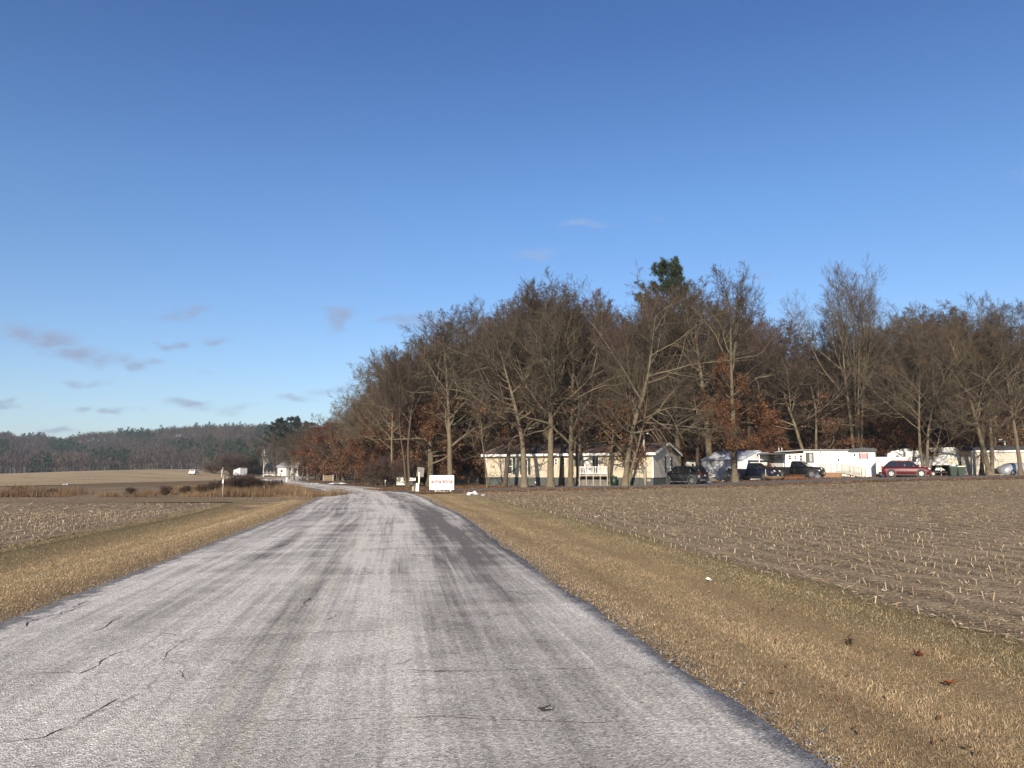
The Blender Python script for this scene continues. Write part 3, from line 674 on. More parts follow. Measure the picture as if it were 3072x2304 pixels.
def hero(key, px, F, pytop, label, rz=0, name='bare_tree', wide=1.0, tilt=None):
    x, y = at(px, F); H = zat(pytop, F)-gz(x, y)
    return put_tree(key, x, y, H, rz, label, None, name, wide, tilt=tilt)
hero('hero_small', 1463, 73, 1190, 'thin pale young tree leaning at the left corner of the beige mobile home', .2)
hero('oak_c', 1512, 74.5, 960, 'dark knobbly trunked tree left of the first window of the beige home', 1.0)
hero('hero_spread', 1573, 71, 930, 'thickest grey oak with wide crooked crown between beige home and lane', 0)
hero('hero_straight', 1652, 70.4, 868, 'tall straight oak with olive tinged trunk at the lane edge before the beige home', 1.3)
hero('slim_a', 1681, 75.5, 960, 'slim dark trunked tree close to the beige wall, right behind the tall straight oak', 2.0)
hero('oak_b', 1711, 71.6, 905, 'tree leaning right with rusty foot, left of the porch of the beige home', 4.0, wide=.9, tilt=(0, R_(2.5)))
hero('slim_b', 1748, 74, 880, 'slender tree standing before the white window at the left end of the porch', 0.5)
hero('hero_leaf_small', 1826, 72.2, 1180, 'short stout tree holding rust leaves in front of the porch railing', 1.0, 'leafy_tree')
hero('hero_arch', 1873, 70.9, 850, 'double stemmed leaning tree with long drooping branches beside the utility pole', 0)
hero('hero_leafy', 2204, 77, 815, 'massive oak clothed in orange brown leaves along its trunk before the white garage', 0, 'leafy_tree', wide=.78)
hero('hero_split', 2440, 97, 1010, 'forked tree with pale barkless scars behind the white trailer roof', 0)
hero('hero_vase', 2572, 96, 868, 'tallest vase shaped tree with several parallel trunks rising behind the white trailer', 0)
hero('hero_lean_left', 2772, 84, 1010, 'pale trunked tree leaning left in front of the camping trailer, left one of a pair', 0)
hero('hero_lean_right', 2778, 83.4, 990, 'rough trunked arching tree in front of the camping trailer, right one of a pair', 0)
hero('hero_fork', 2968, 82, 925, 'low forking tree in front of the dull beige trailer right of the bins', 0)
hero('oak_a', 2945, 84, 960, 'tree leaning left with mottled trunk just behind the low forking one', 2.2, wide=.8, tilt=(0, R_(-5)))
hero('hero_straight', 3062, 80, 960, 'grey trunked tree at the right edge before the silver covered car', 2.9, wide=.75)
hero('slim_a', 2020, 98, 1000, 'pale leaning trunk between the beige mobile home and the white garage', .3, tilt=(0, R_(8)))
hero('oak_b', 1352, 84, 945, 'big oak with forked grey trunk standing behind the white sign board', .7)
hero('hero_leafy', 1290, 92, 1010, 'rust leaved oak behind and left of the white sign board', 2.0, 'leafy_tree', wide=1.3)
hero('hero_lean_left', 1182, 92, 1130, 'leaning tree right of the bend with long bare left limb', .3)
hero('hero_lean_left', 1104, 108, 1235, 'leftmost leaning trunk beside the bend of the road', 0, tilt=(0, R_(-6)))
hero('slim_b', 1228, 88, 1010, 'grey tree rising straight behind the mailboxes', 1.0)

for px, F, py, lb in [(2712, 92, 1195, 'rust leaved oak rising behind the roof of the camping trailer, left of the leaning pair'), (2815, 95, 1215, 'rust leaved oak behind the raised nose of the camping trailer'), (2880, 93, 1235, 'low rust leaved oak over the grey fence and the bins'), (1930, 86, 1180, 'rust leaved oak close behind the roof of the beige home, at the utility pole'), (1540, 90, 1200, 'rust leaved oak behind the left part of the beige home roof'), (2310, 97, 1200, 'rust leaved oak behind the dark canopy of the white home')]:
    hero('leafy', px, F, py, lb, px*.7, 'leafy_tree', wide=1.25)
# pine
def pine_mesh(seed, H=20, r=.26, z0=.35, nb=44, Lb=4.2, flatt=.2):
    global rng
    keep = rng; rng = np.random.default_rng(seed); tr, nd = Acc(), Acc()
    t0 = grow(np.array([[0, 0, -.1]]), np.array([[0, 0, 1.]]), np.array([H*.96]), 12, .02, .1); V, q, _ = tubes(t0, np.array([r]), np.array([.04]), 8); tr.add(V, q, [])
    t = np.linspace(z0, .985, nb); Z = t*H; a = rng.random(nb)*6.28; el = np.interp(t, [z0, 1], [.05, .9])
    D = np.stack([np.cos(a)*np.cos(el), np.sin(a)*np.cos(el), np.sin(el)], -1)
    L = Lb*(np.clip(1.06-t, 0, 1)/(1-z0))**.55*(.6+.7*rng.random(nb)); P = np.stack([np.interp(Z, t0[0, :, 2], t0[0, :, 0]), np.interp(Z, t0[0, :, 2], t0[0, :, 1]), Z], -1)
    b = grow(P, D, L, 6, .10, .07); V, q, _ = tubes(b, np.full(nb, .06), np.full(nb, .02), 5); tr.add(V, q, [])
    P, D, L2, _ = children(b, L, np.full(nb, .05), np.full(nb, .02), 9, .3, 1, 45, 30, .34, lambda t: 1.1-.5*t, .5)
    s = grow(P, D, np.maximum(L2, .5), 3, .1, .12); V, q, _ = tubes(s, np.full(len(P), .018), np.full(len(P), .008), 3); tr.add(V, q, [])
    C = s[:, 1:].reshape(-1, 3); C = np.concatenate([C, s[:, -1]+rng.standard_normal((len(s), 3))*.18]); n = 24
    C = np.repeat(C, n, 0); m = len(C); D = norm(rng.standard_normal((m, 3))+np.array([0, 0, .6])); A = rand_perp(D); l = (.22+.22*rng.random(m))[:, None]
    C = C+rng.standard_normal((m, 3))*.08
    V = np.stack([C-A*.028, C+A*.028, C+D*l], 1).reshape(-1, 3)
    c = np.array([(.022, .038, .018), (.034, .052, .022), (.016, .030, .016), (.045, .058, .026)])[rng.integers(0, 4, m)]
    nd.add(V, [], np.arange(3*m).reshape(m, 3), np.repeat(c, 3, 0)); rng = keep
    return {'trunk': tr, 'needles': nd}
NEED = mat_attr('pine_needles', .7, 1.0, .3, 0, .1)
def make_pine(key, **kw):
    out = {}
    for nm, a in pine_mesh(**kw).items():
        o = a.obj(nm, BARKD if nm == 'trunk' else NEED); out[nm] = o.data; bpy.data.objects.remove(o)
    TREE[key] = (out, kw.get('H', 20))
make_pine('pine', seed=50, H=24, nb=52, z0=.45, Lb=5.2)
hero('pine', 2038, 104, 812, 'dark green pine crown rising above the bare trees behind the beige home', 0, 'pine_tree', wide=1.12)
for px, F, py, lb in [(832, 285, 1262, 'leftmost big dark pine behind the far white house'), (885, 300, 1258, 'tallest dark pine behind the far white house'), (915, 290, 1272, 'right hand pine of the dark cluster at the far white house'),
                      (975, 270, 1275, 'dark pine half hidden by bare trees right of the far pine cluster')]:
    hero('pine', px, F, py, lb, px*.1, 'pine_tree', wide=1.9)
x, y = at(757, 235); 
def cedar():
    global rng
    a = Acc(); n = 5200; z = rng.random(n)**1.3; th = rng.random(n)*6.28; rr = (1-z)**.6*1.5*(.75+.35*rng.random(n)); C = np.stack([rr*np.cos(th), rr*np.sin(th), .2+z*3.2], -1)
    D = norm(C*np.array([1, 1, .2])+np.array([0, 0, 1.2])+rng.standard_normal((n, 3))*.6); A = rand_perp(D)
    V = np.stack([C-A*.06, C+A*.06, C+D*.4], 1).reshape(-1, 3); c = np.array([(.03, .045, .025), (.02, .033, .02), (.045, .06, .03)])[rng.integers(0, 3, n)]
    a.add(V, [], np.arange(3*n).reshape(n, 3), np.repeat(c, 3, 0)); return a
o = cedar().obj('evergreen_shrub', NEED); o.location = (x, y, gz(x, y)); o.scale = (1.9, 1.9, 1.75)
tag(o, 'dark round evergreen standing alone left of the far white house', 'shrub')

# the wood: crowd of bare trees behind the homes, height from the skyline of the picture
SKX = [880, 950, 1000, 1050, 1100, 1200, 1300, 1400, 1500, 1560, 1650, 1750, 1830, 1900, 2000, 2100, 2180, 2290, 2330, 2400, 2460, 2500, 2560, 2620, 2700, 2780, 2850, 2950, 3030, 3072, 3300]
SKY = [1310, 1310, 1285, 1225, 1165, 1075, 990, 925, 890, 880, 870, 860, 850, 870, 860, 850, 840, 900, 1080, 1100, 1040, 940, 900, 900, 880, 900, 895, 895, 905, 955, 980]
keys = ['oak_a', 'oak_b', 'oak_c', 'slim_a', 'slim_b', 'oak_c', 'slim_a']
GRP = 'bare trees crowded in the wood'
LBL = 'bare grey brown tree among the crowd in the wood behind the homes'
prs = random.Random(5)
ZONES = [(1100, 'beyond the bend of the road'), (1290, 'behind the mailboxes'), (1450, 'behind the white sign'), (1600, 'behind the left end of the beige home'), (1750, 'behind the middle of the beige home'), (1900, 'behind the porch of the beige home'), (2060, 'behind the gable of the beige home'),
         (2180, 'behind the left half of the white garage'), (2300, 'behind the right half of the white garage'), (2420, 'behind the black pickup'), (2530, 'behind the porch of the white home'), (2640, 'behind the pink window sign'), (2760, 'behind the red car'), (2890, 'behind the camping trailer'), (3000, 'behind the tan home'), (9999, 'at the right edge behind the tan home')]
KIND = {'oak_a': 'crooked bare oak', 'oak_b': 'broad oak with few leaves', 'oak_c': 'dark bare oak', 'slim_a': 'slim tall bare tree', 'slim_b': 'slim twin stemmed tree', 'leafy': 'rust leaved small oak', 'leafy_dull': 'dull brown leaved small oak', 'bush': 'low bare thicket'}
def zone_label(k_, px, F):
    zn = next(z for lim, z in ZONES if px < lim); row = 'foremost' if F < 100 else 'second rank' if F < 112 else 'deep' if F < 128 else 'farthest'
    return '%s, %s, %s' % (KIND[k_], row, zn)
def crowd(px0, px1, n, F0_, F1_, fac0, fac1, kk, label=LBL, group=GRP, name='bare_tree', Hr=None):
    for i in range(n):
        px = px0+(px1-px0)*(i+prs.random())/n; F = F0_+(F1_-F0_)*prs.random(); x, y = at(px, F)
        H = 1.05*(zat(np.interp(px, SKX, SKY), F)-gz(x, y))*(fac0+(fac1-fac0)*prs.random()) if Hr is None else Hr[0]+(Hr[1]-Hr[0])*prs.random()
        if abs(float(road_u(x, y))) < 5.5: x += 7
        k_ = prs.choice(kk); put_tree(k_, x, y, min(H, 24), prs.random()*6.28, zone_label(k_, px, F), group, name, 1.0+.4*prs.random())
crowd(1380, 2320, 15, 92, 102, .84, .98, keys)
crowd(2340, 3120, 9, 98, 108, .72, .92, keys)
crowd(1250, 3150, 24, 105, 120, .80, .99, keys)
crowd(1200, 2330, 14, 122, 150, .82, 1.0, keys)
crowd(2480, 3200, 10, 122, 150, .82, 1.0, keys)
crowd(1250, 3200, 26, 150, 185, .85, 1.0, keys)
crowd(2340, 2480, 4, 112, 150, .9, 1.0, ['slim_a', 'slim_b'])
GR2 = 'bare roadside trees receding beyond the bend'; LB2 = 'bare tree in the roadside row that recedes beyond the bend'
for i, (px, F) in enumerate([(1330, 100), (1262, 104), (1215, 108), (1185, 116), (1168, 124), (1146, 132), (1128, 143), (1108, 152), (1086, 163), (1066, 175), (1046, 188), (1026, 202), (1004, 214), (990, 228), (975, 240), (962, 250), (948, 262), (932, 270), (918, 280), (900, 262), (1240, 130), (1180, 150), (1120, 170), (1075, 195), (1035, 230), (1005, 250), (1300, 128)]):
    x, y = at(px, F); H = (zat(np.interp(px, SKX, SKY), F)-gz(x, y))*(.88+.16*prs.random())
    put_tree(keys[i % 3], x, y, H, prs.random()*6.28, '%s in the roadside row, %s' % (KIND[keys[i % 3]], 'near the bend' if F < 125 else 'well past the bend' if F < 190 else 'farthest along the road'), GR2, wide=.9+.25*prs.random())
for i, (px, F, py) in enumerate([(882, 172, 1300), (905, 166, 1272), (925, 175, 1268), (944, 163, 1266), (962, 172, 1275), (980, 160, 1285), (995, 168, 1270), (1012, 156, 1262), (868, 190, 1320), (1030, 150, 1240)]):
    x, y = at(px, F); k_ = ['oak_a', 'oak_c', 'oak_b', 'leafy'][i % 4] if i != 3 else 'leafy'
    put_tree(k_, x, y, (zat(py, F)-gz(x, y))*.95, i*1.1, '%s in the clump right of the far white house' % KIND[k_], 'trees in the clump right of the far white house', wide=1.35)
# understory with rust leaves and thickets
GL1 = 'rust leaved understory oaks'; LL1 = 'small oak with dead rust leaves under the tall bare trees'
crowd(1300, 3200, 34, 104, 140, 0, 0, ['leafy_dull', 'leafy', 'leafy_dull'], LL1, GL1, 'leafy_tree', (7, 11))
crowd(1240, 3150, 30, 92, 112, 0, 0, ['leafy', 'leafy_dull', 'leafy_dull'], LL1, GL1, 'leafy_tree', (7, 12))
crowd(1000, 1420, 18, 92, 140, 0, 0, ['leafy', 'leafy_dull', 'leafy_dull'], LL1, GL1, 'leafy_tree', (5, 9))
crowd(930, 1060, 8, 170, 255, 0, 0, ['leafy', 'leafy_dull'], LL1, GL1, 'leafy_tree', (6, 11))
GT = 'low bare thickets under the trees'; LT = 'low bare many stemmed thicket under the roadside trees'
crowd(1040, 1300, 9, 90, 118, 0, 0, ['bush'], LT, GT, 'thicket', (2, 4.5))
crowd(1500, 3100, 14, 100, 130, 0, 0, ['bush'], LT, GT, 'thicket', (3, 6))
crowd(950, 1040, 8, 130, 230, 0, 0, ['bush'], LT, GT, 'thicket', (2, 4))
hero('birch', 790, 232, 1330, 'white barked birch with thin crown left of the far white house', 0)
hero('slim_b', 777, 240, 1335, 'thin reddish bare tree immediately left of the white birch', 0)
hero('slim_a', 828, 238, 1300, 'bare tree at the left end of the far white house', 0)
# ------------------------------------------------------------------ far hills and their woods
RPX = np.array([-900, -300, 0, 40, 60, 90, 130, 200, 270, 330, 400, 460, 520, 600, 700, 850, 1100, 1500, 2500, 3600.]); RPY = np.array([1325, 1300, 1318, 1312, 1325, 1320, 1318, 1327, 1312, 1307, 1310, 1308, 1301, 1300, 1300, 1300, 1320, 1335, 1330, 1330.])
def hillz(x, y):
    a = x/np.maximum(y, 1)*F0*math.cos(PITCH)+1536
    top = CAMZ+(1418-np.interp(a, RPX, RPY))/F0*980-7
    t = np.clip((y-430-40*np.sin(a*.006))/540, 0, 1); s = t*t*(3-2*t)
    z = top*(s*.92+.08*np.sin(np.pi*t*.5))
    z += 6*np.sin(x*.013+y*.004)*np.sin(y*.011)*np.clip((y-480)/200, 0, 1)*np.clip((980-y)/150, 0, 1)
    return np.where(y > 430, z, 0)-.6
hx_ = np.arange(-1500, 2200, 28.); hy_ = np.concatenate([np.arange(430, 1010, 20.), [1040, 1150, 1300, 1600]])
XX, YY = np.meshgrid(hx_, hy_); idx = np.arange(XX.size).reshape(XX.shape)
Fq = np.stack([idx[:-1, :-1], idx[:-1, 1:], idx[1:, 1:], idx[1:, :-1]], -1).reshape(-1, 4)
HILL = ground_mat('forest_floor', (.085, .062, .048), (.065, .05, .04), (.10, .075, .055), .01, .03, .4, .5)
Zh = hillz(XX, YY); Zh = np.where(YY > 1010, np.maximum(Zh*(1-(YY-1010)/900), 0), Zh)
tag(mesh_np('hills', np.stack([XX, YY, Zh], -1).reshape(-1, 3), [Fq], HILL, smooth=True), kind='structure')
def wood(name, n, fy, conif, sd):
    g = np.random.default_rng(sd); acc = Acc()
    y = fy[0]+(fy[1]-fy[0])*g.random(n)**.8; px = -150+(1250+150)*g.random(n)
    x = (px-1536)/F0*y/math.cos(PITCH); z = hillz(x, y)
    patch = np.sin(px*.021+y*.013)+np.sin(px*.011-y*.02+2)+.9*np.sin(px*.05+1)*np.sin(y*.03)
    if conif: ok = (patch > 1.15) | ((px > 380) & (px < 430) & (y > 930)) | ((px > 590) & (y > 900) & (g.random(n) < .8)) | ((px > 625) & (px < 740) & (y < 570)) | ((px > 100) & (px < 150) & (y > 900)) | ((px < 55) & (y > 930)) | (g.random(n) < .03)
    else: ok = (patch < 1.5)
    x, y, z, px = x[ok], y[ok], z[ok], px[ok]; n = len(x)
    H = (9+6*g.random(n)) if not conif else (9+8*g.random(n)); Rr = H*(.30+.12*g.random(n)) if not conif else H*.22
    M = 40 if not conif else 80
    C = np.stack([x, y, z], -1)[:, None]; u = norm(g.standard_normal((n, M, 3)))
    if conif:
        tz = g.random((n, M))**.8; th = g.random((n, M))*6.28; rr = Rr[:, None]*(1.02-tz)**.75*(.5+.6*g.random((n, M)))
        P = C+np.stack([rr*np.cos(th), rr*np.sin(th), H[:, None]*(.12+.88*tz)], -1); D = norm(np.stack([np.cos(th), np.sin(th), .3+.6*tz], -1)+.5*g.standard_normal((n, M, 3)))
        l = 1.0+.8*g.random((n, M)); wd = .42
        pal = np.array([(.028, .045, .024), (.02, .034, .02), (.036, .055, .028)])
        c = np.repeat(pal[g.integers(0, 3, n)], M, 0)*(.8+.4*g.random((n*M, 1)))
    else:
        u[..., 2] = np.abs(u[..., 2])*1.1-.25; rad = (.35+.65*g.random((n, M)))[..., None]
        P = C+np.array([0, 0, 1])*(H*.55)[:, None, None]+u*rad*np.stack([Rr, Rr, H*.45], -1)[:, None]
        D = norm(u*.8+np.array([0, 0, .9])+.45*g.standard_normal((n, M, 3))); l = 1.4+1.7*g.random((n, M)); wd = .20
        pal = np.array([(.064, .053, .046), (.050, .042, .040), (.064, .050, .044), (.056, .050, .040), (.060, .046, .044), (.080, .068, .050), (.068, .047, .036)])
        c = np.repeat(pal[g.integers(0, 7, n)], M, 0)*(.75+.5*g.random((n*M, 1)))
    P = P.reshape(-1, 3); D = D.reshape(-1, 3); A = rand_perp(D); l = l.reshape(-1, 1)
    V = np.stack([P-A*wd, P+A*wd, P+D*l], 1).reshape(-1, 3); m = len(P)
    acc.add(V, [], np.arange(3*m).reshape(m, 3), np.repeat(c, 3, 0))
    if not conif:      # pale trunks
        b = np.stack([x, y, z-.3], -1); t = np.stack([x+g.standard_normal(n)*.5, y, z+H*.8], -1); V, q, tt_ = tubes(np.stack([b, t], 1), np.full(n, .19), np.full(n, .06), 3)
        tc_ = np.array([(.12, .10, .085), (.09, .075, .065), (.24, .22, .19)])[g.choice(3, n, p=[.5, .42, .08])]
        acc.add(V, q, [], np.repeat(tc_, 6, 0))
    o = acc.obj(name, mat_attr(name+'_mat', .95, 1, .05, 0)); return o
tag(wood('hillside_woods', 5400, (430, 1000), False, 1), 'bare grey brown woods covering the far hills', 'woods', kind='stuff')
tag(wood('hillside_pines', 4200, (440, 1000), True, 2), 'dark pines scattered and massed on the far hills', 'woods', kind='stuff')

def deep_wood():
    g = np.random.default_rng(9); n = 2600; acc = Acc(); y = 165+110*g.random(n); px = 1180+2100*g.random(n); x = (px-1536)/F0*y/math.cos(PITCH); k_ = road_u(x, np.minimum(y, 300)) > 8; x, y, px = x[k_], y[k_], px[k_]; n = len(x)
    z = terr(x, y); H = (11+4*g.random(n))*np.clip((np.interp(px, [1180, 1300, 1450], [.35, .6, 1.0])), 0, 1)*np.where((px > 2330) & (px < 2470), .8, 1); M = 40
    P = np.stack([x, y, z], -1)[:, None]+np.stack([2.6*g.standard_normal((n, M)), 2.6*g.standard_normal((n, M)), H[:, None]*g.random((n, M))**.8], -1); D = norm(g.standard_normal((n, M, 3))*.6+np.array([0, 0, 1.])); l = .9+1.3*g.random((n, M))
    P = P.reshape(-1, 3); D = D.reshape(-1, 3); A = rand_perp(D); l = l.reshape(-1, 1); V = np.stack([P-A*.07, P+A*.07, P+D*l], 1).reshape(-1, 3); m = len(P)
    c = np.array([(.075, .055, .042), (.06, .045, .036), (.09, .055, .035), (.07, .058, .042)])[g.integers(0, 4, m)]
    acc.add(V, [], np.arange(3*m).reshape(m, 3), np.repeat(c, 3, 0))
    b = np.stack([x, y, z-.3], -1); t = np.stack([x+g.standard_normal(n)*.6, y, z+H*1.05], -1); V, q, _ = tubes(np.stack([b, t], 1), .10+.12*g.random(n), np.full(n, .04), 4); acc.add(V, q, [], np.repeat(np.array([(.11, .09, .07), (.085, .07, .055)])[g.integers(0, 2, n)], 8, 0))
    return acc.obj('deep_wood', mat_attr('deep_wood_mat', .95, 1, .05))
tag(deep_wood(), 'dense brown depth of the wood far behind the homes', 'woods', kind='stuff')

# ------------------------------------------------------------------ grass, stubble, weeds
def blades(name, s, u, h, wd, pal, lean=.55, w_=None, path=True, kinds=None, valf=None, parent=None):
    n = len(s); X, Y = road_pt(s, u) if path else (u, s); Z = terr(X, Y)
    th = rng.random(n)*6.28; ln = lean*rng.random(n)*h*1.6; dx, dy = np.cos(th), np.sin(th); hh = h*(.55+.9*rng.random(n))
    ax, ay = -np.sin(th+.8*rng.standard_normal(n)), np.cos(th); w2 = wd*(.6+.8*rng.random(n))/2
    B = np.stack([X, Y, Z-.015], -1); S = np.stack([ax*w2, ay*w2, 0*w2], -1)
    T = B+np.stack([dx*ln, dy*ln, hh], -1)
    V = np.stack([B-S, B+S, T], 1).reshape(-1, 3)
    pal = np.array(pal); c = pal[rng.integers(0, len(pal), n) if kinds is None else kinds]*(.6+.75*rng.random((n, 1)))
    if valf is not None: c = c*valf[:, None]
    a = Acc(); a.add(V, [], np.arange(3*n).reshape(n, 3), np.repeat(c, 3, 0)); return a
def near_samples(n, s0, s1, u0, u1, p=1.0):
    """denser close to the viewer: density falls as 1/s^p"""
    r = rng.random(n)
    if p == 1: s = s0*(s1/s0)**r
    else: q = 1-p; s = (s0**q+r*(s1**q-s0**q))**(1/q)
    return s, u0+(u1-u0)*rng.random(n)
GRASS = mat_attr('dry_grass', .85, 1.0, .12, .25)
GPAL = [(.41, .305, .17), (.36, .26, .14), (.46, .355, .21), (.31, .22, .13), (.27, .19, .12), (.39, .295, .185), (.235, .19, .10), (.54, .45, .31)]
s, u = near_samples(250000, 2.2, 62, 3.04, 6.9, 1.3)
uw = u+.35*np.sin(s*.7)+.3*np.sin(s*.23+1)
kd = rng.integers(0, 6, len(s)); g_ = (uw > 5.6) & (rng.random(len(s)) < np.clip((uw-5.5)/1.2, 0, .55)); kd[g_] = 6; kd[rng.random(len(s)) < .05] = 7; b_ = (uw < 3.9) & (rng.random(len(s)) < .5); kd[b_] = rng.choice([3, 4, 7], b_.sum())
patch = 1.06+.19*np.sin(u*4.3+.5*np.sin(s*.35))+.10*np.sin(u*9+.6*np.sin(s*.8))+.10*np.sin(s*.9+u*1.7)
far = 1+s/16.
keep_ = ~((u < 3.30) & (rng.random(len(s)) < .6))
s, u, kd, patch, far = s[keep_], u[keep_], kd[keep_], patch[keep_], far[keep_]
tag(blades('verge_grass', s, u, .019+.008*np.sin(s*1.3+u)**2, .0042*far, GPAL, 1.7, kinds=kd, valf=patch).obj('verge_grass', GRASS), 'dry golden grass on the right hand verge', 'grass', kind='stuff')
s, u = near_samples(150000, 6, 62, -7.5, -3.15, 1.2)
m_ = ~((s > 40) & (u < -7)); s, u = s[m_], u[m_]
kd = rng.integers(0, 6, len(s)); uw = u+.3*np.sin(s*.5)+.2*np.sin(s*1.1); g_ = (uw < -6.0) & (rng.random(len(s)) < .4); kd[g_] = 6
r_ = (np.abs(u+4.75) < .22) & (rng.random(len(s)) < .8); kd[r_] = rng.choice([0, 2, 7], r_.sum())
tag(blades('verge_grass', s, u, .024+0*s, .0055*(1+s/16.), GPAL, 1.5, kinds=kd, valf=1.08+.17*np.sin(u*4+.6*np.sin(s*.3))).obj('verge_grass', GRASS), 'dry grass and ditch grass on the left hand verge', 'grass', kind='stuff')
# corn stubble: standing stumps in rows plus chopped husks and stalks lying flat
HUSK = mat_attr('corn_residue', .85, 1.0, .15, .1)
HP = np.array([(.30, .235, .16), (.41, .335, .235), (.25, .19, .125), (.18, .135, .092), (.50, .43, .32), (.27, .20, .13), (.11, .083, .06)])
def residue(acc, s, u, base, flat=.35, bright=1.0):
    pr_ = .66+.15*np.sin(6.2832*u/.76)+.25*np.sin(u*.9+1.1*np.sin(s*.31))*np.sin(s*.42+u*.13)+.2*np.sin(s*.13+u*.21)
    k_ = rng.random(len(s)) < pr_*np.where(s > 30, 1.2, 1); s, u = s[k_], u[k_]
    n = len(s); X, Y = road_pt(s, u); Z = terr(X, Y)+.012
    far = 1+s/60.; th = rng.random(n)*6.28; L = (.02+.15*rng.random(n)**3.5)*far; W_ = (.004+.011*rng.random(n))*far
    pit = rng.standard_normal(n)*flat; D = np.stack([np.cos(th)*np.cos(pit), np.sin(th)*np.cos(pit), np.abs(np.sin(pit))], -1)
    A = norm(np.stack([-np.sin(th), np.cos(th), .8*rng.standard_normal(n)], -1)); P = np.stack([X, Y, Z], -1)
    Mid = P+D*L[:, None]*.5+np.array([0, 0, 1])*(.012*far*rng.random(n))[:, None]
    V = np.stack([P-A*W_[:, None]*.5, Mid+A*W_[:, None]*.6, P+D*L[:, None], Mid-A*W_[:, None]*.6], 1).reshape(-1, 3)
    i = np.arange(n)[:, None]*4; tr = np.concatenate([i+np.array([0, 1, 3]), i+np.array([3, 1, 2])])
    c = HP[rng.choice(7, n, p=[.24, .06, .24, .17, .015, .175, .10])]*(.7+.6*rng.random((n, 1)))*bright; acc.add(V, [], tr, np.repeat(c, 4, 0))
def stumps(acc, s0, s1, u0, u1, sp=.19, gap=.76, prob=.40, hh=.115, bright=1.0):
    us = np.arange(u0, u1, gap); ss = np.arange(s0, s1, sp); S_, U_ = np.meshgrid(ss, us); S_ = S_.ravel(); U_ = U_.ravel()
    k_ = rng.random(len(S_)) < prob*np.clip(1.25-S_/60, .25, 1); S_ = S_[k_]+rng.standard_normal(k_.sum())*.04; U_ = U_[k_]+rng.standard_normal(k_.sum())*.035
    X, Y = road_pt(S_, U_); n = len(X); P = np.stack([X, Y, terr(X, Y)-.02], -1); h = hh*(.45+.8*rng.random(n))
    D = norm(np.stack([.28*rng.standard_normal(n), .28*rng.standard_normal(n), np.ones(n)], -1)); Tp = P+D*h[:, None]
    r = .0085*(1+S_/60.); V, q, _ = tubes(np.stack([P, Tp], 1), r, r*.9, 4)
    c = np.array([(.36, .28, .18), (.29, .22, .135), (.44, .36, .25)])[rng.integers(0, 3, n)]*(.75+.5*rng.random((n, 1)))*bright; acc.add(V, q, [], np.repeat(c, 8, 0))
acc = Acc(); s, u = near_samples(480000, 4, 66, 6.6, 58, .75)
m_ = (u < 8+s*1.25); Xr_, Yr_ = road_pt(s, u); m_ &= Yr_ < np.interp(Xr_, SRp[:, 0], SRp[:, 1])-4.2-1.2*rng.random(len(s)); residue(acc, s[m_], u[m_], 0); stumps(acc, 3, 44, 6.85, 15, .19, .76, .55, .10); stumps(acc, 6, 40, 15.2, 30, .3, .76, .22, .08)
tag(acc.obj('corn_stubble', HUSK), 'harvested corn stubble and chopped stalks over the right hand field', 'stubble', kind='stuff')
acc = Acc(); s, u = near_samples(120000, 9, 41, -42, -7.5, .8); residue(acc, s, u, 0, bright=1.12); stumps(acc, 9, 33, -20, -7.6, .15, .5, .7, .09, 1.1)
tag(acc.obj('corn_stubble', HUSK), 'pale corn stubble over the left hand field', 'stubble', kind='stuff')
# tall weeds along the field edge at left, brush mound toward the bend
WP = [(.30, .19, .105), (.24, .14, .08), (.17, .10, .062), (.40, .29, .165), (.13, .08, .055), (.20, .16, .085)]
n = 46000; x = -64+52*rng.random(n); y = 51+8*rng.random(n)**1.3; cl_ = np.sin(x*.9)+np.sin(x*.37+2)+.6*np.sin(x*2.3+y); k_ = cl_+rng.standard_normal(n)*.5 > -.5; x, y, cl_ = x[k_], y[k_], cl_[k_]
h = np.clip(.30+.14*cl_, .12, .62)*np.clip(1.0-(x+12)*.004, 1, 1.2)
tag(blades('field_weeds', y, x, h, .022+0*x, WP, .35, path=False, valf=.85+.15*np.sin(x*.8)).obj('field_weeds', GRASS), 'tall dry weeds along the far edge of the left hand field', 'weeds', kind='stuff')
n = 30000; x = np.concatenate([-33+17*rng.random(n), ]); y = 58+30*rng.random(n); k_ = (road_u(x, y) < -4.6) & (x > -.385*y-4); x, y = x[k_], y[k_]; hm = .5+.7*np.exp(-((x+22.5)**2)/14-((y-66)**2)/60)+.25*np.sin(x*1.3)*np.sin(y*.7)
tag(blades('brush_mound', y, x, np.clip(hm*.62, .15, .9), .026+0*x, WP, .5, path=False).obj('brush_mound', GRASS), 'reddish brown brush filling the inside of the road bend', 'brush', kind='stuff')
n = 16000; x = -150+95*rng.random(n); y = 60+30*rng.random(n)
tag(blades('rough_grass', y, x, .3+.2*rng.random(n), .035+0*x, WP, .5, path=False).obj('rough_grass', GRASS), 'rough brown grass between the field weeds and the tan field', 'grass', kind='stuff')
# leaf litter
acc = Acc(); n = 14000; t = rng.random(n); uu = np.where(rng.random(n) < .45, 3.5+3.3*rng.random(n), -3.4-9*rng.random(n)); X, Y = side_pt(t, uu); P = np.stack([X, Y, terr(X, Y)+.05], -1)
m_ = rng.random(n) < np.where(np.abs(uu) > 3.6, 1, .1); P = P[m_]; leaves_at(acc, P, 1, .02, .07, [(.20, .10, .045), (.15, .08, .04), (.25, .14, .07), (.12, .065, .035)]); tag(acc.obj('fallen_leaves', LEAF), 'brown fallen leaves littering both sides of the lane', 'leaves', kind='stuff')
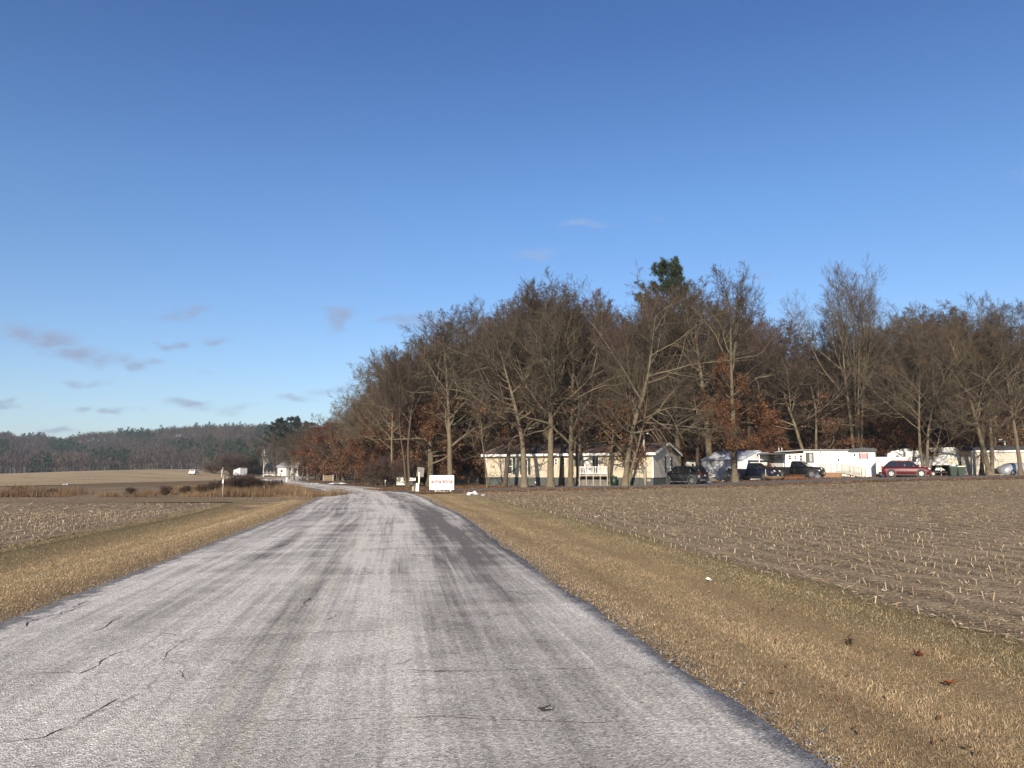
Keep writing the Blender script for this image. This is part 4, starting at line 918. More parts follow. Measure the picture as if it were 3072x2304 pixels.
# loose gravel along the broken asphalt edges
acc = Acc(); n = 9000; s, _ = near_samples(n, 2.5, 55, 0, 1, 1.1); sd_ = np.where(rng.random(n) < .55, 1, -1); u = sd_*(3.2+.13*rng.standard_normal(n)); X, Y = road_pt(s, u); C = np.stack([X, Y, terr(X, Y)+.016], -1); r = (.004+.008*rng.random(n)**2)*(1+s/30.)
O = np.array([(1, 0, 0), (0, 1, 0), (-1, 0, 0), (0, -1, 0), (0, 0, .7)]); V = C[:, None]+O[None]*r[:, None, None]*(.6+.8*rng.random((n, 5, 1))); i = np.arange(n)[:, None]*5; tr = np.concatenate([i+np.array([a, (a+1) % 4, 4]) for a in range(4)])
c = np.array([(.30, .28, .26), (.20, .19, .18), (.40, .37, .33), (.14, .13, .125)])[rng.integers(0, 4, n)]; acc.add(V.reshape(-1, 3), [], tr, np.repeat(c, 5, 0)); tag(acc.obj('edge_gravel', HUSK), 'loose grey gravel along both crumbling edges of the road', 'gravel', kind='stuff')
acc = Acc(); s, u = near_samples(230, 3, 30, 3.5, 6.8, 1.0); X, Y = road_pt(s, u); leaves_at(acc, np.stack([X, Y, terr(X, Y)+.03], -1), 1, .01, .021, [(.17, .085, .04), (.13, .075, .04), (.24, .17, .10)]); tag(acc.obj('verge_litter', LEAF), 'small crumbs of dead leaf scattered through the right verge grass', 'leaves', kind='stuff')
# two oak leaves and a scrap on the verge
def oak_leaf(px, py, c, lab, s=.065):
    x, y, z = ground_px(px, py); bm = bmesh.new(); pts = []
    for i in range(26):
        a = i/26*6.2832; r = s*(.62+.38*math.cos(7*a))*(1+.25*math.cos(a)); pts.append((r*math.cos(a), r*math.sin(a)*.72, .045+.02*math.sin(3*a)+random.random()*.006))
    cen = bm.verts.new((0, 0, .038)); vs = [bm.verts.new(p) for p in pts]
    for i in range(26): bm.faces.new((cen, vs[i], vs[(i+1) % 26]))
    bmesh.ops.solidify(bm, geom=bm.faces[:], thickness=.002)
    o = bm_obj('oak_leaf', bm, mat('oak_leaf_'+lab[:4], c, .8, None, 20), loc=(x, y, z)); o.rotation_euler = (.35, .25, px*.3); return tag(o, lab, 'leaf')
oak_leaf(2744, 1970, (.20, .055, .025), 'dark red brown oak leaf lying on the verge grass, farther of two')
oak_leaf(2855, 2065, (.33, .12, .05), 'orange brown oak leaf lying on the verge grass, nearer of two')
oak_leaf(2550, 1932, (.12, .08, .045), 'cluster like brown leaf scrap half way up the verge', .07)
x, y, z = ground_px(2126, 1746); o = prism('litter_scrap', [(0, 0), (.10, .01), (.12, .05), (.03, .04)], 0, .05, WHITE); o.location = (x, y, z+.03); o.rotation_euler = (.3, .4, 1.0); tag(o, 'tiny white scrap of litter lying on the verge grass', 'litter')

# snow
def snow(px, py, wpx, h, label, group=None, F=None, dep=.5):
    x, y, z = ground_px(px, py) if F is None else G3(px, F)
    W_ = wpx/F0*y; bm = bmesh.new(); nx, ny = 22, 7; g = []
    ph = random.random()*9
    for i in range(nx+1):
        for j in range(ny+1):
            a = i/nx*2-1; b = j/ny*2-1; e = max(0, 1-abs(a)**2.2-b*b*.9)
            q = a*W_/2; hh = h*e**.8*(.7+.3*math.sin(a*5+ph)*math.cos(b*2+ph)+.05*random.random())
            ww = dep*(1+.35*math.sin(a*7+ph)); gx_, gy_ = x+q, y+b*ww
            g.append(bm.verts.new((gx_-x, gy_-y, gz(gx_, gy_)-z+(.055 if e > .02 else -.02)+hh)))
    for i in range(nx):
        for j in range(ny): bm.faces.new((g[i*(ny+1)+j], g[(i+1)*(ny+1)+j], g[(i+1)*(ny+1)+j+1], g[i*(ny+1)+j+1]))
    o = bm_obj('snow_patch', bm, SNOW, smooth=True, loc=(x, y, z)); return tag(o, label, 'snow', group)
snow(2534, 1432, 66, .75, 'big pointed snow pile before the wooden ramp', dep=.9); snow(2592, 1429, 34, .32, 'low snow heap right of the ramp foot', dep=.6)
snow(2490, 1432, 20, .12, 'flat scrap of snow at the deck base'); snow(1418, 1484, 36, .22, 'small rounded snow mound beside the lane right of the white sign'); snow(1450, 1487, 12, .05, 'tiny snow scrap just right of the rounded mound')
for i, (px, py, wp) in enumerate([(2352, 1450, 14), (2378, 1449, 18), (2400, 1449, 8), (2450, 1448.5, 36), (2478, 1448, 12), (2524, 1447, 12), (2598, 1447.5, 28), (2652, 1446, 30), (2702, 1444, 26), (2765, 1441.5, 70), (2808, 1441, 20), (2850, 1440, 28), (2834, 1441, 6), (3060, 1436, 55), (3005, 1437, 20)]):
    snow(px, py, wp, .05, 'thin streak of snow along the field side of the lane', 'snow streaks along the lane', dep=.32)
snow(1150, 1449, 60, .16, 'snow bank along the outer edge of the road bend'); snow(1015, 1444, 52, .14, 'bright snow patch under the roadside trees', F=112, dep=1.2); snow(945, 1447, 26, .08, 'small snow patch left of the bright one', F=112, dep=.8)
snow(690, 1421, 18, .25, 'snow patch at the foot of the broken dead tree', F=205); snow(690, 1427, 16, .2, 'short snow strip nearest the brush', F=190); snow(712, 1426, 26, .2, 'snow strip in front of the white lean-to shed', F=200)
snow(788, 1418, 26, .25, 'left snow strip on the lawn of the far white house', F=255); snow(812, 1416, 34, .25, 'right snow strip on the lawn of the far white house', F=258); snow(790, 1438, 60, .10, 'long thin snow streak on the far side of the road', F=165, dep=.7)
snow(2178, 1434, 26, .15, 'snow scrap at the base of the white garage', F=84); snow(202, 1454, 12, .1, 'tiny snow spot in the dark furrow of the left field', F=104)
# ------------------------------------------------------------------ buildings
class Frm:
    """a wall line from A to B (seen left to right); local x runs along it, local y goes back, z up from z0"""
    def __init__(s, pa, Fa, pb, Fb, z0=None):
        s.A = Vector(at(pa, Fa)); s.B = Vector(at(pb, Fb)); s.L = (s.B-s.A).length; d = (s.B-s.A)/s.L; s.d = d
        s.rz = math.atan2(d.y, d.x); s.z0 = gz(*s.A) if z0 is None else z0
    def root(s, name, label, cat): s.o = empty(name, (s.A.x, s.A.y, s.z0), s.rz, label, cat); return s.o
    def lx(s, px, out=0):
        k_ = at(px, 1)[0]; n = Vector((-s.d.y, s.d.x)); A = s.A-n*out     # ray x=k*y
        t = (k_*A.y-A.x)/(s.d.x-k_*s.d.y); return t, A.y+t*s.d.y
    def rect(s, px0, px1, py0, py1, out=0):
        x0, Fa = s.lx(px0, out); x1, Fb = s.lx(px1, out); Fm = (Fa+Fb)/2
        return x0, x1, zat(py1, Fm)-s.z0, zat(py0, Fm)-s.z0
    def part(s, name, r, out0, out1, mt, parent=None, bev=0):
        x0, x1, z0, z1 = r; return box(name, x0, x1, -out1, -out0, z0, z1, mt, parent or s.o, bev)

BEIGE = mat('beige_vinyl_siding', (.66, .575, .43), .6, (.60, .52, .385), 1.5, .0, 10, stretch=(1, 1, 3))
def siding(name, c, pitch=.11, vertical=False):
    m = bpy.data.materials.new(name); m.use_nodes = True; N = NT(m.node_tree); b = N.n['Principled BSDF']
    tc = N.new('ShaderNodeTexCoord'); P = tc.outputs['Object']; s_ = N.new('ShaderNodeSeparateXYZ', i0=P)
    a = N.math('ADD', s_.outputs[0], s_.outputs[1]) if vertical else s_.outputs[2]
    f = N.math('FRACT', N.math('DIVIDE', a, pitch))
    col = N.mix(N.rng(N.noise(P, .9, 4, .6), .3, .7), c, tuple(v*.90 for v in c)); col = N.mix(N.rng(N.noise(P, 5, 5, .7), .6, .85, 0, .3), col, (.2, .17, .13))
    N.put(b, 'Base Color', col); b.inputs['Roughness'].default_value = .6
    N.put(b, 'Normal', N.new('ShaderNodeBump', Strength=1.0, Distance=.02, Height=N.rng(f, 0, .9) if not vertical else N.rng(f, .0, .12)))
    MATS[name] = m; return m
SID = siding('beige_lap_siding', (.56, .475, .35)); SIDE2 = siding('beige_siding_end_light', (.70, .62, .51)); WSID = siding('white_vertical_siding', (.77, .76, .71), .3, True); GSID = siding('white_ribbed_metal', (.72, .74, .76), .22, True)  # end-wall siding: same beige, greyed and lightened to paint in its light
TAN = siding('dull_tan_siding', (.47, .42, .34), .3, True); GREYS = siding('grey_trailer_siding', (.30, .30, .29), .25)
SHING = mat('brown_shingles', (.115, .068, .048), .9, (.075, .048, .036), 4, .02, 14); ROOFD = mat('dark_roof', (.045, .047, .055), .8, (.07, .07, .075), 2, .01, 12)
SKIRT = mat('dark_skirting', (.075, .082, .072), .8, (.05, .055, .05), 4, dirt=.4); SHUT = mat('green_shutter', (.035, .055, .038), .6)
CURT = mat('curtain', (.45, .45, .43), .9, (.25, .25, .25), 9, stretch=(3, 3, .1))

def window(fr, r, out=0, shutters=(True, True), frame=TRIM, parent=None, two=True, sw=.30, glass=GLASS, fw=.06):
    x0, x1, z0, z1 = r
    w_ = fr.part('window', (x0+fw*.5, x1-fw*.5, z0+fw*.5, z1-fw*.5), out-.02, out+.015, glass, parent)
    bm = bmesh.new()
    for a in ((x0, x0+fw, z0, z1), (x1-fw, x1, z0, z1)): add_box(bm, a[0], a[1], -(out+.05), -(out+.002), a[2], a[3])
    for a in ((x0+fw, x1-fw, z0, z0+fw), (x0+fw, x1-fw, z1-fw, z1)): add_box(bm, a[0], a[1], -(out+.047), -(out+.003), a[2], a[3])
    if two: add_box(bm, x0+fw, x1-fw, -(out+.044), -(out+.003), (z0+z1)/2-.025, (z0+z1)/2+.025)
    bm_obj('frame', bm, frame, w_)
    for k_, sx in zip(shutters, ((x0-sw-.01, x0-.01), (x1+.01, x1+sw+.01))):
        if k_: fr.part('shutter', (sx[0], sx[1], z0-.03, z1+.03), out+.002, out+.045, SHUT, parent)
    return w_

# --- beige mobile home
hf = Frm(1457, 79.6, 1960, 71.5, .33); D_ = 8.9
ho = hf.root('mobile_home', 'long beige mobile home with green shutters, brown roof and porch behind a row of trees', 'mobile home')
L = hf.L; sk = zat(1433, 71.5)-hf.z0; ev = zat(1359, 71.5)-hf.z0; rise = 1.0
prism('front_wall', [(0, sk), (L-.0, sk), (L-.0, ev), (0, ev)], 0, .12, SID, ho)
prism('end_wall', [(0.121, sk), (D_, sk), (D_, ev), (D_/2, ev+rise-.1), (0.121, ev)], L-.12, L+.001, SIDE2, ho, axis='x')
prism('end_wall', [(0.121, sk), (D_, sk), (D_, ev), (D_/2, ev+rise-.1), (0.121, ev)], 0, .12, SIDE2, ho, axis='x')
box('back_wall', .13, L-.13, D_-.12, D_-.002, sk, ev, SIDE2, ho)
box('skirting', .04, L-.04, .04, D_-.04, -.5, sk-.001, SKIRT, ho)
oh = .38; sl_ = rise/(D_/2)
prism('roof', [(-oh, ev-oh*sl_+.02), (D_/2, ev+rise+.02), (D_+oh, ev-oh*sl_+.02), (D_+oh, ev-oh*sl_+.14), (D_/2, ev+rise+.15), (-oh, ev-oh*sl_+.14)], -.3, L+.32, SHING, ho, axis='x')
for xx in (-.33, L+.322):
    prism('fascia', [(-oh-.02, ev-oh*sl_-.10), (D_/2, ev+rise-.07), (D_+oh+.02, ev-oh*sl_-.10), (D_+oh+.02, ev-oh*sl_+.15), (D_/2, ev+rise+.17), (-oh-.02, ev-oh*sl_+.15)], xx, xx+.03, TRIM, ho, axis='x')
box('gutter', -.3, L+.32, -oh-.10, -oh+.001, ev-oh*sl_-.10, ev-oh*sl_+.13, TRIM, ho)
box('soffit', -.28, L+.3, -oh+.002, -.001, ev-oh*sl_-.02, ev-oh*sl_+.0, TRIM, ho)
box('corner_trim', L-.10, L+.02, -.02, -.0015, sk, ev, TRIM, ho); box('corner_trim', -.02, .1, -.02, -.0015, sk, ev, TRIM, ho)
window(hf, hf.rect(1523, 1538, 1376, 1422), 0); window(hf, hf.rect(1568, 1584, 1376, 1422), 0, sw=.26)
window(hf, hf.rect(1664, 1673, 1375, 1396), 0, (True, False), sw=.22); window(hf, hf.rect(1687, 1696, 1375, 1396), 0, (False, False))
window(hf, hf.rect(1729, 1746, 1372, 1398), 0, (True, False), sw=.2)
r = hf.rect(1776, 1797, 1366, 1424); window(hf, r, 0, (False, False), two=False); dr = hf.part('door', (r[0]-1.2, r[0]-.25, r[2], r[3]), .0, .04, TRIM, ho); box('handle', r[0]-.4, r[0]-.34, -.10, -.04, r[2]+.95, r[2]+1.05, CHROME, dr)
hf.part('vent_cover', hf.rect(1605, 1609, 1445, 1449), -.03, .03, TRIM)
hf.part('vent_cover', hf.rect(1941, 1951, 1438, 1444), -.03, .02, WOOD_GREY)
# end window (arched trim over it)
ef = Frm(1960, 71.5, 2052, 71.5, .33); ef.A = hf.B; ef.d = Vector((-hf.d.y, hf.d.x)); ef.rz = math.atan2(ef.d.y, ef.d.x); ef.L = D_
ef.o = empty('end_bay', (L, 0, 0), R_(90)); ef.o.parent = ho
r = list(ef.rect(1999, 2012, 1370, 1415)); window(ef, r, .0, (True, True), sw=.55, parent=ef.o, fw=.09)
prism('window_crown', [(r[0]-.1, r[3]+.03), (r[1]+.1, r[3]+.03), ((r[0]+r[1])/2, r[3]+.42)], -.06, -.003, TRIM, ef.o)
# porch: posts, rails, balusters, lattice
pf = hf; px_l, _ = hf.lx(1738, 1.9); px_r, _ = hf.lx(1822, 1.9); po = ho; zt = zat(1400, 73)-hf.z0; zd = zat(1424, 73)-hf.z0
box('deck', px_l, px_r, -1.9, -.03, zd-.14, zd, WOOD_GREY, po)
box('rail', px_l, px_r, -1.92, -1.84, zt-.06, zt, TRIM, po); box('rail', px_l, px_r, -1.90, -1.86, zd+.10, zd+.15, TRIM, po)
b0 = box('baluster', -.022, .022, -.02, .02, zd+.151, zt-.061, TRIM, po); b0.location = (px_l+.1, -1.88, 0); nb = int((px_r-px_l)/.17)
for i in range(1, nb): share(b0, po, (px_l+.1+i*.17, -1.88, 0))
p0 = box('post', -.04, .04, -.04, .04, -.3, zt+.03, WOOD_GREY, po); p0.location = (px_l, -1.88, 0)
for i in range(1, 5): share(p0, po, (px_l+(px_r-px_l)*i/4, -1.88, 0))
bm = bmesh.new()
for i in range(int((px_r-px_l)/.17)):
    for sg in (1, -1):
        M_ = Matrix.Translation((px_l+.1+i*.17, -1.87-.012*sg, .33)) @ Matrix.Rotation(R_(45*sg), 4, 'Y'); r_ = bmesh.ops.create_cube(bm, size=1)
        for v in r_['verts']: v.co = M_ @ Vector((v.co.x*.03, v.co.y*.01, v.co.z*.85))
tag(bm_obj('lattice', bm, WOOD_GREY, po), kind='stuff')
def barrel(name, px, F, w0, w1, h, m1, label, cat, lid=None):
    x, y, z = G3(px, F); e = empty(name, (x, y, z), 0, label, cat); tube('body', [(0, 0, 0), (0, 0, h)], [w0/2, w1/2], m1, e, 14); tube('lid', [(0, 0, h), (0, 0, h+.06)], [w1/2+.02, w1/2-.04], lid or m1, e, 14); return e
DGRN = mat('dark_green_plastic', (.012, .030, .020), .5, (.012, .03, .02), 3)
barrel('trash_can', 1842, 72.3, .5, .6, .85, DGRN, 'dark green trash can with lid right of the porch, under the trees', 'trash can')

# --- background homes half seen behind trees on the left
def simple_trailer(name, pa, Fa, pb, Fb, pytop, pyroof, dep, wm, rm, label, cat='mobile home', wins=(), z0=None, rt=.12):
    fr = Frm(pa, Fa, pb, Fb, z0); o = fr.root(name, label, cat); h = zat(pytop, (Fa+Fb)/2)-fr.z0; hr = zat(pyroof, (Fa+Fb)/2)-fr.z0
    box('wall', 0, fr.L, 0, dep, -.4, h, wm, o)
    prism('roof', [(-.12, h+.001), (dep+.12, h+.001), (dep+.12, h+rt), (dep/2, hr+rt), (-.12, h+rt)], -.1, fr.L+.1, rm, o, axis='x')
    for w_ in wins: window(fr, fr.rect(*w_), .0, (False, False), parent=o)
    return fr, o
simple_trailer('mobile_home', 1300, 102, 1452, 98, 1366, 1356, 4.2, GREYS, ROOFD, 'grey mobile home mostly hidden by trees behind the white sign', wins=[(1330, 1345, 1380, 1398), (1392, 1405, 1380, 1398)])
simple_trailer('mobile_home', 2060, 104, 2112, 104, 1385, 1378, 4.2, WSID, ROOFD, 'low pale mobile home just visible over the dark wagon', wins=[(2074, 2084, 1390, 1404)])
fr, o = simple_trailer('mobile_home', 2917, 88, 3110, 86.5, 1353, 1338, 4.3, TAN, ROOFD, 'dull tan mobile home at the right edge streaked with tree shadows', rt=.05)
fr.part('eave_trim', (0, fr.L, zat(1356, 87)-fr.z0, zat(1351, 87)-fr.z0), .13, .16, TRIM)
fr, o = simple_trailer('mobile_home', 1190, 101, 1216, 100.5, 1431, 1427, 3, WHITE, mat('green_tarp', (.03, .06, .045), .6), 'low white shed like trailer with green top left of the mailboxes', 'trailer')

# --- white garage
gf = Frm(2108, 93.5, 2229, 88.2, .95); go = gf.root('garage', 'white ribbed metal garage with dark framed door behind the leafy oak', 'garage')
gL = gf.L; gD = 5.2; ge = zat(1378, 89)-gf.z0; gr = .98
box('wall', 0, gL-.1, 0, .1, -.3, ge, GSID, go); box('wall', 0, gL-.1, gD-.1, gD, -.3, ge, GSID, go)
prism('gable_wall', [(0, -.3), (gD, -.3), (gD, ge), (gD/2, ge+gr), (0, ge)], gL-.1, gL+.0, GSID, go, axis='x'); prism('gable_wall', [(.101, -.3), (gD-.101, -.3), (gD-.101, ge), (gD/2, ge+gr-.05), (.101, ge)], .0, .1, GSID, go, axis='x')
prism('roof', [(-.2, ge-.06), (gD/2, ge+gr+.03), (gD+.2, ge-.06), (gD+.2, ge+.0), (gD/2, ge+gr+.09), (-.2, ge+.0)], -.15, gL+.15, mat('pale_metal_roof', (.60, .63, .68), .5, (.5, .53, .58), 2, .0), go, axis='x')
dd = box('garage_door', gL+.001, gL+.03, gD*.22, gD*.80, -.2, ge-.30, WSID, go); bm = bmesh.new(); add_box(bm, gL+.002, gL+.07, gD*.17, gD*.22, -.3, ge-.1); add_box(bm, gL+.002, gL+.07, gD*.80, gD*.85, -.3, ge-.1); add_box(bm, gL+.002, gL+.068, gD*.221, gD*.799, ge-.30, ge-.1); bm_obj('frame', bm, DARK, dd)
vt = tube('gable_vent', [(gL-.02, gD/2, ge+.5), (gL+.04, gD/2, ge+.5)], .14, DARK, go, 8)
for i in range(14): box('rib', gL+.002, gL+.03, .2+i*(gD-.4)/13-.02, .2+i*(gD-.4)/13+.02, -.2 if (i < 3 or i > 10) else ge-.08, ge-.02, GSID, go)

# --- long white trailer home
tf_ = Frm(2290, 91, 2627, 87.5, 1.0); to = tf_.root('mobile_home', 'long white flat roofed mobile home with canopy, porch ramp and pink window sign', 'mobile home')
x_a, _ = tf_.lx(2412); x_b, _ = tf_.lx(2545); xe = tf_.L; top = zat(1353, 88.5)-tf_.z0; d2 = 4.6
tf_.part('wall', (0, x_a-.001, -.3, zat(1359, 90)-tf_.z0), -d2, 0, WSID, to)
tf_.part('wall', (x_a, x_b, -.3, top), -d2, .55, WSID, to); tf_.part('wall', (x_b+.001, xe, -.3, zat(1356, 88)-tf_.z0), -d2, .35, WSID, to)
zr = zat(1349, 88.5)-tf_.z0
prism('roof', [(x_a-4.5, top-.22), (x_a-.1, top+.05), (x_b+.1, top+.03), (x_b+.1, top+.16), (x_a-.1, top+.2), (x_a-4.5, top-.12)], -.75, d2+.1, mat('grey_membrane_roof', (.26, .26, .25), .8, (.16, .16, .16), 1.5), to)
prism('roof', [(x_b+.101, zat(1356, 88)-tf_.z0+.002), (xe+.15, zat(1356, 88)-tf_.z0+.002), (xe+.12, zr+.08), (x_b+(xe-x_b)*.55, zr+.22), (x_b+.101, zr+.06)], -.55, d2, ROOFD, to)
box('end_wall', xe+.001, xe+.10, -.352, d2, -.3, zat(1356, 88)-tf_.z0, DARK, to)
# canopy at left
x_c, _ = tf_.lx(2362, 2.6); x_c0, _ = tf_.lx(2276, 2.6); ct = zat(1362, 87.5)-tf_.z0
box('canopy', x_c0, x_c, -2.6, -.01, ct-.02, ct+.12, ROOFD, to); box('canopy_shade', tf_.lx(2303, .02)[0], tf_.lx(2350, .02)[0], -.06, -.002, -.2, ct-.3, GREYS, to)  # grey sheet over the white wall stands for the shade under the canopy
for px in (2279, 2360): xx = tf_.lx(px, 2.5)[0]; box('canopy_post', xx-.05, xx+.05, -2.52, -2.42, -.2, ct-.021, TRIM, to)
for (a, b) in ((2365, 2377), (2383, 2392)): window(tf_, tf_.rect(a, b, 1364, 1380), .0, (False, False), fw=.07)
window(tf_, tf_.rect(2399, 2411, 1364, 1384), .0, (False, False), fw=.07)
wq = tf_.rect(2419, 2443, 1358, 1388, .55); window(tf_, wq, .55, (False, False), DARK, two=False, fw=.10)
tf_.part('curtain', (wq[0]+(wq[1]-wq[0])*.48, wq[1]-.15, wq[2]+.12, wq[3]-.12), .567, .575, CURT)
wq = tf_.rect(2580, 2606, 1359, 1377, .35); tf_.part('shutter', (wq[0], wq[0]+.12, wq[2], wq[3]), .352, .40, DARK); tf_.part('shutter', (wq[1]-.12, wq[1], wq[2], wq[3]), .352, .40, DARK)
PINK = mat('pink_sign', (.72, .34, .36), .7, (.64, .28, .30), 8)
sg = tf_.part('window_sign', (wq[0]+.13, wq[1]-.13, wq[2]+.02, wq[3]-.02), .352, .38, PINK)
xm = (wq[0]+wq[1])/2; zm = (wq[2]+wq[3])/2
text('lettering', 'FOR', .26, RED, sg, (xm, -.385, zm+.14), (R_(90), 0, 0)); text('lettering', 'SALE', .26, RED, sg, (xm, -.385, zm-.14), (R_(90), 0, 0)); tf_.part('sign_bar', (wq[0]+.2, wq[1]-.2, zm-.01, zm+.012), .381, .386, RED, sg)
for (px, py) in ((2517, 1380), (2566, 1365)): ou = .56 if px < 2540 else .36; tf_.part('wall_lamp', tf_.rect(px-2, px+2, py-4, py+3, ou), ou-.01, ou+.12, DARK)
xx = tf_.lx(2465, .62)[0]; tube('service_mast', [(xx, -.62, .6), (xx, -.62, zat(1344, 87.5)-tf_.z0)], .045, mat('galvanised', (.35, .35, .35), .4, metal=.6), to, 6)
for px in (2340, 2349): xx = tf_.lx(px)[0]; tube('roof_pipe', [(xx, .6, top-.3), (xx, .6, zat(1342, 90)-tf_.z0)], .035, TRIM, to, 6)
# porch and ramp of the white trailer
rf = Frm(2460, 85.3, 2600, 84.6, 1.02); ro = rf.root('porch_ramp', 'weathered wooden porch with railing and long ramp before the white mobile home', 'ramp')
xj, _ = rf.lx(2527); xe2, _ = rf.lx(2597); zt = zat(1393, 85)-rf.z0; zb = zat(1415, 85)-rf.z0; zt2 = zat(1401, 84.7)-rf.z0; zb2 = zat(1428, 84.7)-rf.z0
PW = mat('porch_wood', (.50, .47, .40), .85, (.34, .31, .26), 5, dirt=.3, stretch=(1, 1, .2)); BRN = mat('brown_boards', (.26, .15, .085), .85, (.19, .11, .06), 4)
box('deck', 0, xj, 0, 1.9, zb-.10, zb, PW, ro); box('deck_skirt', 0, xj, .0, .05, -.2, zb-.101, BRN, ro)
box('rail', 0, xj, -.03, .03, zt-.06, zt, PW, ro)
for i in range(5): box('post', xj*i/4-.05, xj*i/4+.05, -.05, .05, zb, zt+.05, PW, ro)
b0 = box('baluster', -.02, .02, -.02, .02, zb+.001, zt-.061, PW, ro); b0.location = (.15, 0, 0)
for i in range(1, int(xj/.16)-1): share(b0, ro, (.15+i*.16, 0, 0))
prism('ramp', [(xj+.01, zb-.1), (xe2, -.05), (xe2, .03), (xj+.01, zb)], .05, 1.3, PW, ro)
for yy in (-.0, 1.4):
    for dz, hh in ((0, .07),):
        prism('rail', [(xj+.06, zt-.07), (xe2, zt2-.16), (xe2, zt2-.09), (xj+.06, zt)], yy-.03, yy+.03, PW, ro)
    prism('rail', [(xj+.06, zb+.02), (xe2, .12), (xe2, .18), (xj+.06, zb+.08)], yy-.025, yy+.025, PW, ro)
    n_ = 15
    for i in range(n_):
        t = (i+.5)/n_; xx = xj+(xe2-xj)*t; z1 = (zt-.07)*(1-t)+(zt2-.16)*t; z0 = (zb+.08)*(1-t)+.18*t; box('baluster', xx-.022, xx+.022, yy-.02, yy+.02, z0+.002, z1-.01, PW, ro)
    for t in (.5, 1): xx = xj+(xe2-xj)*t; box('post', xx-.05, xx+.05, yy-.05, yy+.05, -.3, (zt)*(1-t)+(zt2-.09)*t+.04, PW, ro)
# table and chair shapes on the porch
x, y = rf.A+rf.d*rf.lx(2475)[0]+Vector((-rf.d.y, rf.d.x))*.8; pt = empty('patio_chair', (x, y, rf.z0+zb), .4, 'thin framed patio chair standing on the porch before the white mobile home', 'chair')
CH = mat('pale_metal', (.5, .55, .54), .5); box('seat', -.24, .24, -.24, .24, .42, .46, CH, pt); box('backrest', -.24, .24, .20, .24, .46, .95, CH, pt)
for a in (-.21, .21):
    for b_ in (-.21, .21): box('leg', a-.02, a+.02, b_-.02, b_+.02, 0, .42, CH, pt)

# --- fence panels
ff = Frm(2886, 87.5, 2917, 87.3); fo = ff.root('fence', 'grey weathered board fence between the bins and the tan home', 'fence')
hF = zat(1370, 87.4)-ff.z0; n_ = 8
for i in range(n_): box('board', ff.L*i/n_+.01, ff.L*(i+1)/n_-.01, 0, .03, -.1, hF-.03*(i % 2), WOOD_GREY, fo)
box('rail', 0, ff.L, .031, .08, hF*.75, hF*.75+.09, WOOD_GREY, fo)

# --- poles
def lamp_pole(px, F, pytop, r, label, m_=WOODPOLE, arm=-1):
    x, y, z = G3(px, F); e = empty('lamp_pole', (x, y, z), 0, label, 'lamp pole'); h = zat(pytop, F)-z
    tube('pole', [(0, 0, -.1), (0, 0, h)], [r, r*.75], m_, e, 8); tube('arm', [(0, 0, h-.1), (arm*.5, -.1, h+.12)], .03, CHROME, e, 6); prism('lamp_head', [(arm*.4, h+.10), (arm*.85, h+.06), (arm*.8, h+.2), (arm*.45, h+.22)], -.22, .0, TRIM, e); return e
lamp_pole(2575, 100, 1287, .07, 'white lamp pole rising behind the white mobile home roof', TRIM)
lamp_pole(3021, 96, 1322, .07, 'small white lamp pole above the tan mobile home roof', TRIM)
x, y, z = G3(1936, 71.6); up = empty('utility_pole', (x, y, z), 0, 'pale wooden utility pole with lamp before the end of the beige home', 'utility pole'); hU = zat(1292, 71.6)-z
tube('pole', [(0, 0, -.2), (-.12, 0, hU)], [.14, .10], WOODPOLE, up, 10); tube('arm', [(-.1, 0, hU-.35), (.28, -.1, hU-.15)], .025, CHROME, up, 6); tube('lamp_head', [(.28, -.1, hU-.32), (.28, -.1, hU-.08)], [.13, .06], TRIM, up, 8)
box('meter_box', -.16, -.02, -.24, -.13, 1.3, 1.75, mat('grey_metal_box', (.3, .3, .3), .5), up)

# ------------------------------------------------------------------ vehicles
def wheel(e, x, y, r, w_, side, rim=ALLOY, rr=.62, spokes=5):
    bm = bmesh.new(); add_tube(bm, [(x, y-w_/2, r), (x, y-w_/2+.03, r), (x, y+w_/2-.03, r), (x, y+w_/2, r)], [r*.93, r, r, r*.93], 22); t = bm_obj('wheel', bm, BLACK, e, True)
    yo = y+side*(w_/2+.004); bm = bmesh.new(); add_tube(bm, [(x, yo-side*.03, r), (x, yo+side*.006, r)], [r*rr, r*rr*.96], 20)
    o = bm_obj('rim', bm, DARK if spokes else rim, t)
    if spokes:
        bm = bmesh.new()
        add_tube(bm, [(x, yo, r), (x, yo+side*.02, r)], [r*.17, r*.14], 10)
        for i in range(spokes):
            a = i*6.2832/spokes+.3; M_ = Matrix.Translation((x, yo+side*.012, r)) @ Matrix.Rotation(a, 4, 'Y'); q = bmesh.ops.create_cube(bm, size=1)
            for v in q['verts']: v.co = M_ @ Vector(((v.co.x)*r*.20, v.co.y*.02, (v.co.z+.55)*r*rr*.86))
        add_ring(bm, x, yo, r, r*rr*.86, r*rr, side*.014); bm_obj('spokes', bm, rim, t)
    return t
def add_ring(bm, x, y, z, r0, r1, dy, k=24):
    A = [[bm.verts.new((x+r*math.cos(i*6.2832/k), y+d, z+r*math.sin(i*6.2832/k))) for i in range(k)] for r, d in ((r0, dy), (r1, dy), (r1, -dy), (r0, -dy))]
    for P_, Q_ in zip(A, A[1:]+A[:1]):
        for i in range(k): bm.faces.new((P_[i], P_[(i+1) % k], Q_[(i+1) % k], Q_[i]))
